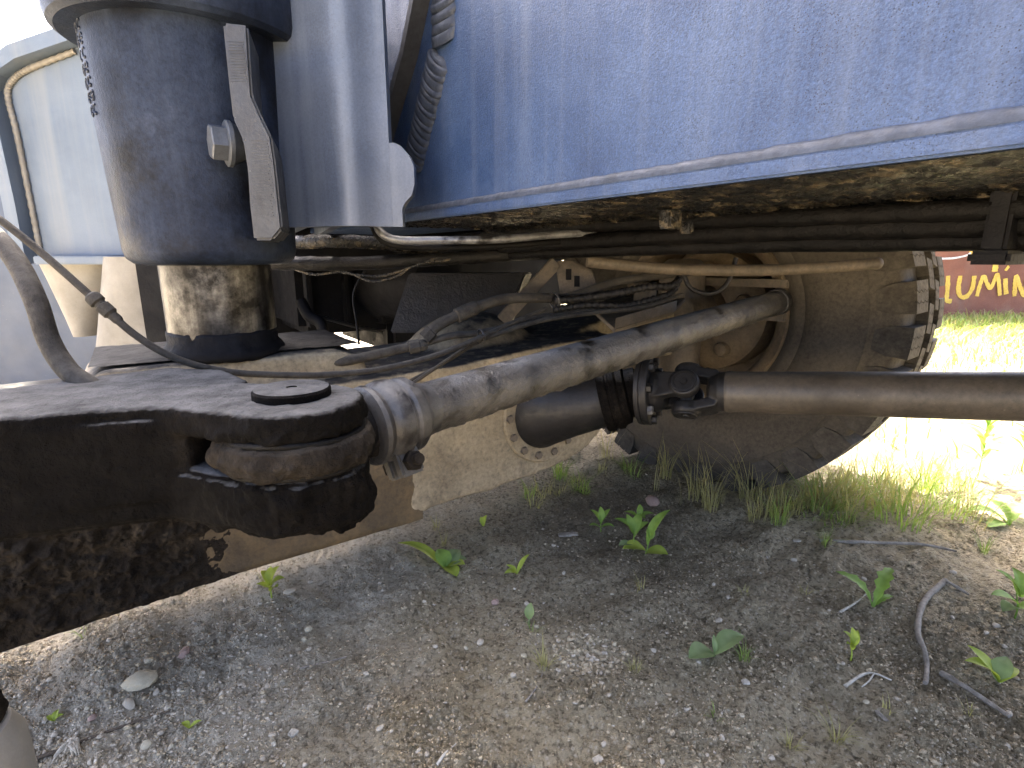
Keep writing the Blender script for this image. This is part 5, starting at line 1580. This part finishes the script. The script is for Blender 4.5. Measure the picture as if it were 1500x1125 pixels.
def far_grass():
    bm_v, bm_f = [], []
    n = 9000
    X = rng.uniform(1.6, 8.5, n * 3); Y = rng.uniform(1.9, 7.3, n * 3)
    px = 750 + FPX * X / (Y * cp + CAM_H * sp)
    m = fbm(np.stack([X * .9, Y * .9, X * 0], -1), 3, 55)
    u = X * UU.x + Y * UU.y
    keep = (px > 1240) & (px < 1620) & (u > 2.15) & (rng.uniform(-.5, .7, n * 3) < m + np.where(Y > 5.2, .35, .12))
    X, Y = X[keep][:n], Y[keep][:n]
    Z = ground_height(X, Y)
    for x, y, z in zip(X, Y, Z):
        L = random.uniform(.05, .14) * (1.3 if y > 5.2 else 1); a = random.uniform(0, 6.28); w = random.uniform(.002, .0065) * (1.5 if y > 4 else 1)
        dv = Vector((math.cos(a), math.sin(a), 0)); sd = Vector((-dv.y, dv.x, 0)); ln = random.uniform(.3, 1.1)
        k = len(bm_v); b = Vector((x, y, z - .004))
        for t in (0, .35, .7, 1):
            p = b + dv * (ln * L * t * t) + ZZ * (L * t * (1 - .3 * ln * t)); ww = w * (1 - .9 * t) * (1 if t else .6)
            bm_v += [tuple(p - sd * ww), tuple(p + sd * ww)]
        for i in range(3): bm_f.append((k + 2 * i, k + 2 * i + 1, k + 2 * i + 3, k + 2 * i + 2))
    me = bpy.data.meshes.new('sunlit_grass'); me.from_pydata(bm_v, [], bm_f); finish(me, 180)
    me.materials.append(MT['grass']); me.materials.append(MT['grassy'])
    mi = np.repeat(rng.integers(0, 3, len(X)) > 1, 3)
    me.polygons.foreach_set('material_index', mi.astype(np.int32))
    o = put('sunlit_grass', me, None); tag(o, 'low sunlit grass and weeds scattered over the yard', 'grass', kind='stuff')
far_grass()

# ---- tree at the far left ----
def tree():
    p = Vector((-16.2, 14.5, 0))
    t = empty('tree', p); tag(t, 'leafy green tree against the bright sky behind the pale bracket', 'tree')
    bm = bmesh.new()
    add_tube(bm, [p - ZZ * .1, p + Vector((.1, 0, 1.5)), p + Vector((0, .1, 3.2)), p + Vector((.2, 0, 5.2))], lambda s: .22 * (1 - .75 * s), 10, 6)
    for k in range(9):
        a = k * 2.4; b = p + ZZ * (1.8 + k * .35)
        add_tube(bm, [b, b + Vector((math.cos(a) * .8, math.sin(a) * .8, .5)), b + Vector((math.cos(a) * 1.7, math.sin(a) * 1.7, 1.0))], lambda s: .07 * (1 - .8 * s), 6, 5)
    put('trunk', bm_mesh(bm, 'trunk', 60), 'bark', t)
    n = 9000
    cl = rng.normal(0, 1, (60, 3)); cl /= np.linalg.norm(cl, axis=1)[:, None]
    cl = cl * (rng.uniform(.3, 1, (60, 1)) ** .5) * np.array([2.1, 2.1, 2.2]) + np.array([p.x, p.y, 4.3])
    C = cl[rng.integers(0, 60, n)] + rng.normal(0, .3, (n, 3))
    A = rng.normal(0, 1, (n, 3)); A /= np.linalg.norm(A, axis=1)[:, None]
    B = np.cross(A, rng.normal(0, 1, (n, 3))); B /= np.linalg.norm(B, axis=1)[:, None]
    s = rng.uniform(.04, .09, (n, 1))
    V = np.stack([C - A * s, C + B * s * .5, C + A * s, C - B * s * .5], 1).reshape(-1, 3)
    me = bpy.data.meshes.new('crown'); me.from_pydata(V.tolist(), [], np.arange(n * 4).reshape(-1, 4).tolist()); finish(me, 180)
    put('crown', me, 'treeleaf', t)
tree()
